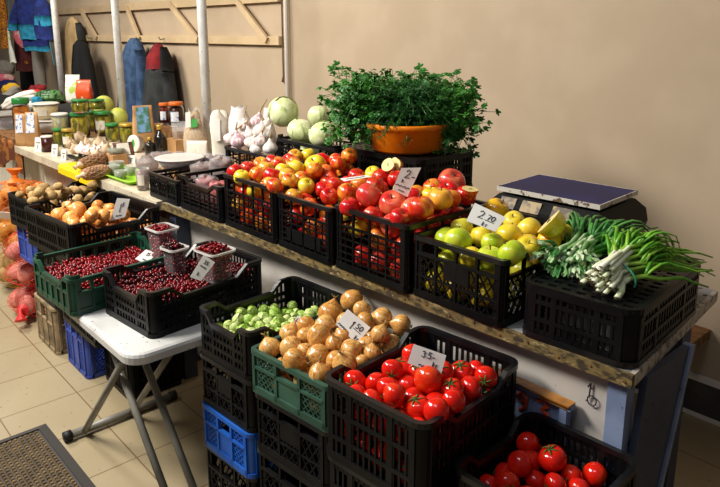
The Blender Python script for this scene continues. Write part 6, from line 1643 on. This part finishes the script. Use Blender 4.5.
t = drape('hanging_sweater', 'royal blue knitted child sweater with teal bands on a hanger', 'sweater', p, sm([(0.02, .05, .04, 0), (-.02, 13 * k, .06, 0), (-16 * k, 15 * k, .07, .01), (-30 * k, 14 * k, .07, .02), (-42 * k, 14 * k, .06, .03)]), 'royal', 5, .012, rot=FACE * .6, seed=5,
      parts=[('band', sm([(-23 * k, 13 * k, .085, -.01), (-30 * k, 13.5 * k, .085, 0), (-36 * k, 13.5 * k, .085, .01)], 2), 'teal'), ('hem', sm([(-41.5 * k, 14.2 * k, .063, .03), (-46 * k, 13.5 * k, .063, .045)], 2), 'teal'),
             ('sleeve', sm([(0, 3 * k, .05, -10 * k), (-14 * k, 5 * k, .05, -17 * k), (-22 * k, 4.5 * k, .05, -20 * k)]), 'royal'), ('cuff', sm([(-21.8 * k, 4.7 * k, .052, -20 * k), (-28 * k, 4.2 * k, .05, -22 * k)], 2), 'teal')])
hanger(p, .10, t)
p = hp(42, 1, HY - .10); k = px2m(p, 1) * 1.1
t = drape('hanging_knit_shirt', 'royal blue knitted child top with a wide teal band in front of the sweater', 'knitted top', p, sm([(0.02, .03, .03, 0), (-3 * k, 8 * k, .05, 0), (-18 * k, 9 * k, .06, 0), (-34 * k, 9.5 * k, .06, 0)]), 'royal', 4, .008, rot=FACE * .6, seed=6, parts=[('band', sm([(-13 * k, 9.2 * k, .066, 0), (-22 * k, 9.5 * k, .066, 0)], 2), 'teal')])
b = MB(); b.tube([(0, .10, 1.97 - p[2]), (0, .05, .15), (0, 0, .01)], .002, 5); b.build('hanger', mt['legsteel'], t)
b = MB(); b.tube([(6 * k, -.02, -33 * k), (7 * k, -.02, -45 * k), (9 * k, -.02, -57 * k)], .004, 6); b.build('tie', mt['teal'], t)
p = hp(22, 24, HY + .22); k = px2m(p, 1) * 1.05
t = drape('hanging_shorts', 'brown red child trousers hanging under the blue sweater', 'trousers', p, sm([(0.0, 8 * k, .04, 0), (-20 * k, 12 * k, .05, 0), (-44 * k, 13 * k, .055, .0)]), 'brownred', 4, .012, rot=FACE * .6, seed=7, parts=[('badge', sm([(-34 * k, 2 * k, .066, 4 * k), (-37 * k, 2.5 * k, .067, 4 * k)], 1), 'orangecloth')])
b = MB(); b.tube([(0, -.21, 1.97 - p[2]), (0, -.08, .2), (0, 0, .0)], .002, 5); b.build('hanger', mt['legsteel'], t)
p = hp(21, 28, HY + .13); k = px2m(p, 1)
t = drape('hanging_pink_hat', 'pink knitted hat hanging between the blue sweater and the brown trousers', 'hat', p, sm([(0, 6 * k, .04, -2 * k), (-8 * k, 9 * k, .05, -1 * k), (-15 * k, 9 * k, .05, 2 * k), (-19 * k, 6 * k, .04, 4 * k)]), 'pinkcloth', 3, .006, rot=FACE * .6, seed=8)
b = MB(); b.tube([(0, -.12, 1.97 - p[2]), (0, -.05, .2), (0, 0, -.01)], .002, 5); b.build('hanger', mt['legsteel'], t)
p = hp(1, -2, HY - .02); k = px2m(p, 1)
t = drape('hanging_orange_top', 'orange and black mesh garment hanging at the left edge', 'garment', p, sm([(0.02, 3 * k, .03, 0), (-10 * k, 5 * k, .04, 0), (-50 * k, 5.5 * k, .045, -1 * k)]), 'orangecloth', 3, .008, rot=FACE * .6, seed=9)
b = MB(); b.tube([(0, .02, 1.97 - p[2]), (0, .01, .2), (0, 0, .0)], .002, 5); b.build('hanger', mt['legsteel'], t)
p = hp(8, 28, HY - .08); k = px2m(p, 1)
t = drape('hanging_toy', 'white and green cord toy dangling beside the brown trousers', 'toy', p, sm([(0, 1.0 * k, .01, 0), (-16 * k, 1.5 * k, .012, 0), (-24 * k, 3 * k, .02, 1 * k), (-34 * k, 3.6 * k, .02, 2 * k)]), 'greypack', 3, .004, rot=FACE * .6, seed=10)
b = MB(); b.tube([(0, .08, 1.97 - p[2]), (0, .04, .2), (0, 0, .0)], .003, 5); b.build('cord', mt['teal'], t)
p = wp(36, 45, 2.3); k = px2m(p, 1)
t = drape('hanging_trousers', 'grey trouser legs hanging in the dark behind the third pole', 'trousers', p, sm([(0, 6 * k, .05, 0), (-25 * k, 5 * k, .06, 3 * k), (-44 * k, 4.5 * k, .05, 4 * k)]), 'greycloth', 3, .01, seed=12)
b = MB(); b.tube([(0, .28, 1.72 - p[2]), (0, .15, .10), (0, 0, -.01)], .003, 5); b.build('hanger', mt['legsteel'], t)
p = wp(24, 40, 2.54); k = px2m(p, 1)
t = drape('hanging_dark_coat', 'black coat hanging in the dark corner behind the brown trousers', 'coat', p, sm([(0, 10 * k, .06, 0), (-20 * k, 14 * k, .07, 0), (-50 * k, 15 * k, .07, 0)]), 'blackcloth', 5, .02, seed=13)
b = MB(); b.tube([(0, .07, 1.72 - p[2]), (0, .04, .10), (0, 0, -.01)], .003, 5); b.build('hanger', mt['legsteel'], t)

# ------------------------------------------------------------------ mesh sacks at the left edge
def sack(c, sx, sy, sz, netmat, potmat, label, seed, npot=26, pr=.050, side=False):
    t = thing('mesh_sack', label, 'sack', c, (0, 0, seed * .7), 'mesh sacks at the left edge'); rr = random.Random(seed)
    b = MB(); base = POTS[seed % 3]; V = np.array([v.co for v in base.vertices]); Fc = [tuple(f.vertices) for f in base.polygons]
    pos = []
    for _ in range(6000):
        if len(pos) >= npot: break
        d = np.array([rr.gauss(0, 1), rr.gauss(0, 1), rr.gauss(0, 1)]); d /= np.linalg.norm(d); d *= rr.choice((1.0, 1.0, .95))
        q = np.array([d[0] * (sx - pr), d[1] * (sy - pr), sz + d[2] * (sz - pr)])
        if all(np.linalg.norm(q - o_) > pr * 1.42 for o_ in pos): pos.append(q)
    for q in pos:
        m = MB(); R = Euler((rr.uniform(0, 6), rr.uniform(0, 6), rr.uniform(0, 6))).to_matrix(); m.add([tuple(R @ Vector(v * pr)) for v in V], Fc)
        o = m.build('potato', mt[potmat], t, smooth=True, loc=tuple(q))
    b = MB(); nv, nu = 16, 30; r = 1.0
    def S(i, a):
        ph = PI * i / nv; x = sin(ph) ** .8; return ((sx * .99) * x * cos(a) * (1 + .03 * cos(5 * a + i)), sy * .99 * x * sin(a) * (1 + .03 * cos(4 * a + i)), sz - sz * .99 * cos(ph))
    for j in range(20):
        for sg in (1, -1):
            b.tube([S(i, 2 * PI * j / 20 + sg * i * .14) for i in range(1, nv)], .0010, 3, cap=False)
    b.build('net', mt[netmat], t)
    if side:
        Q = [np.array(S(8, -PI * .55 + .0)) + np.array([0, -.004, 0])]
        b = MB(); q = Q[0]; b.tube([q, q + np.array([0, -.02, .005]), q + np.array([.01, -.035, -.01]), q + np.array([.02, -.05, -.035])], [.035, .012, .014, .032], 10); b.build('tied_neck', mt[netmat], t)
    else:
        b = MB(); P = [S(nv - 1, 2 * PI * k / 16) for k in range(16)]
        b.grid([[(x * 1.0, y, z) for x, y, z in P], [(x * .35, y * .35, z + .02) for x, y, z in P], [(x * .3, y * .3, z + .04) for x, y, z in P], [(x * .8, y * .8, z + .075) for x, y, z in P]], closed=True); b.build('tied_neck', mt[netmat], t)
sb = onz(20, 318, 0)
for i, (px, pyb, hz, lab, sx, sy) in enumerate(((19, 322, .0, 'red mesh sack of pink potatoes lowest in the pile on the tiles', .20, .17),)):
    sack((-3.68, 1.02, .0), .215, .175, .080, 'redfilm', 'potato_red', lab, 1, 60, side=True)
sack((-3.72, 1.03, .163), .205, .17, .072, 'redfilm', 'potato_red', 'red mesh sack of pink potatoes in the middle of the pile', 2, 60, side=True)
sack((-3.70, 1.02, .310), .205, .17, .085, 'redfilm', 'potato_red', 'red mesh sack of pink potatoes on top of the pile by the crates', 3, 70)
sack((-4.20, 1.05, .0), .20, .17, .12, 'yellownet', 'potato', 'yellow mesh sack on the tiles behind the red sacks', 4, 44, side=True)
sack((-4.18, 1.05, .242), .20, .17, .12, 'yellownet', 'onion_gold', 'yellow mesh sack in the middle of the pile at the left edge', 5, 44, side=True)
sack((-4.16, 1.04, .484), .20, .16, .085, 'orangenet', 'onion_gold', 'orange mesh sack on top of the yellow one at the left edge', 6, 34)
b = MB(); b.box((-.06, -.001, -.03), (.06, .001, .03)); o = b.build('paper_tag', mt['card']); o.location = (-4.0, .925, .50); o.rotation_euler = (.6, 0, .6); tag(o, 'white paper tag lying on the yellow mesh sack', 'tag')
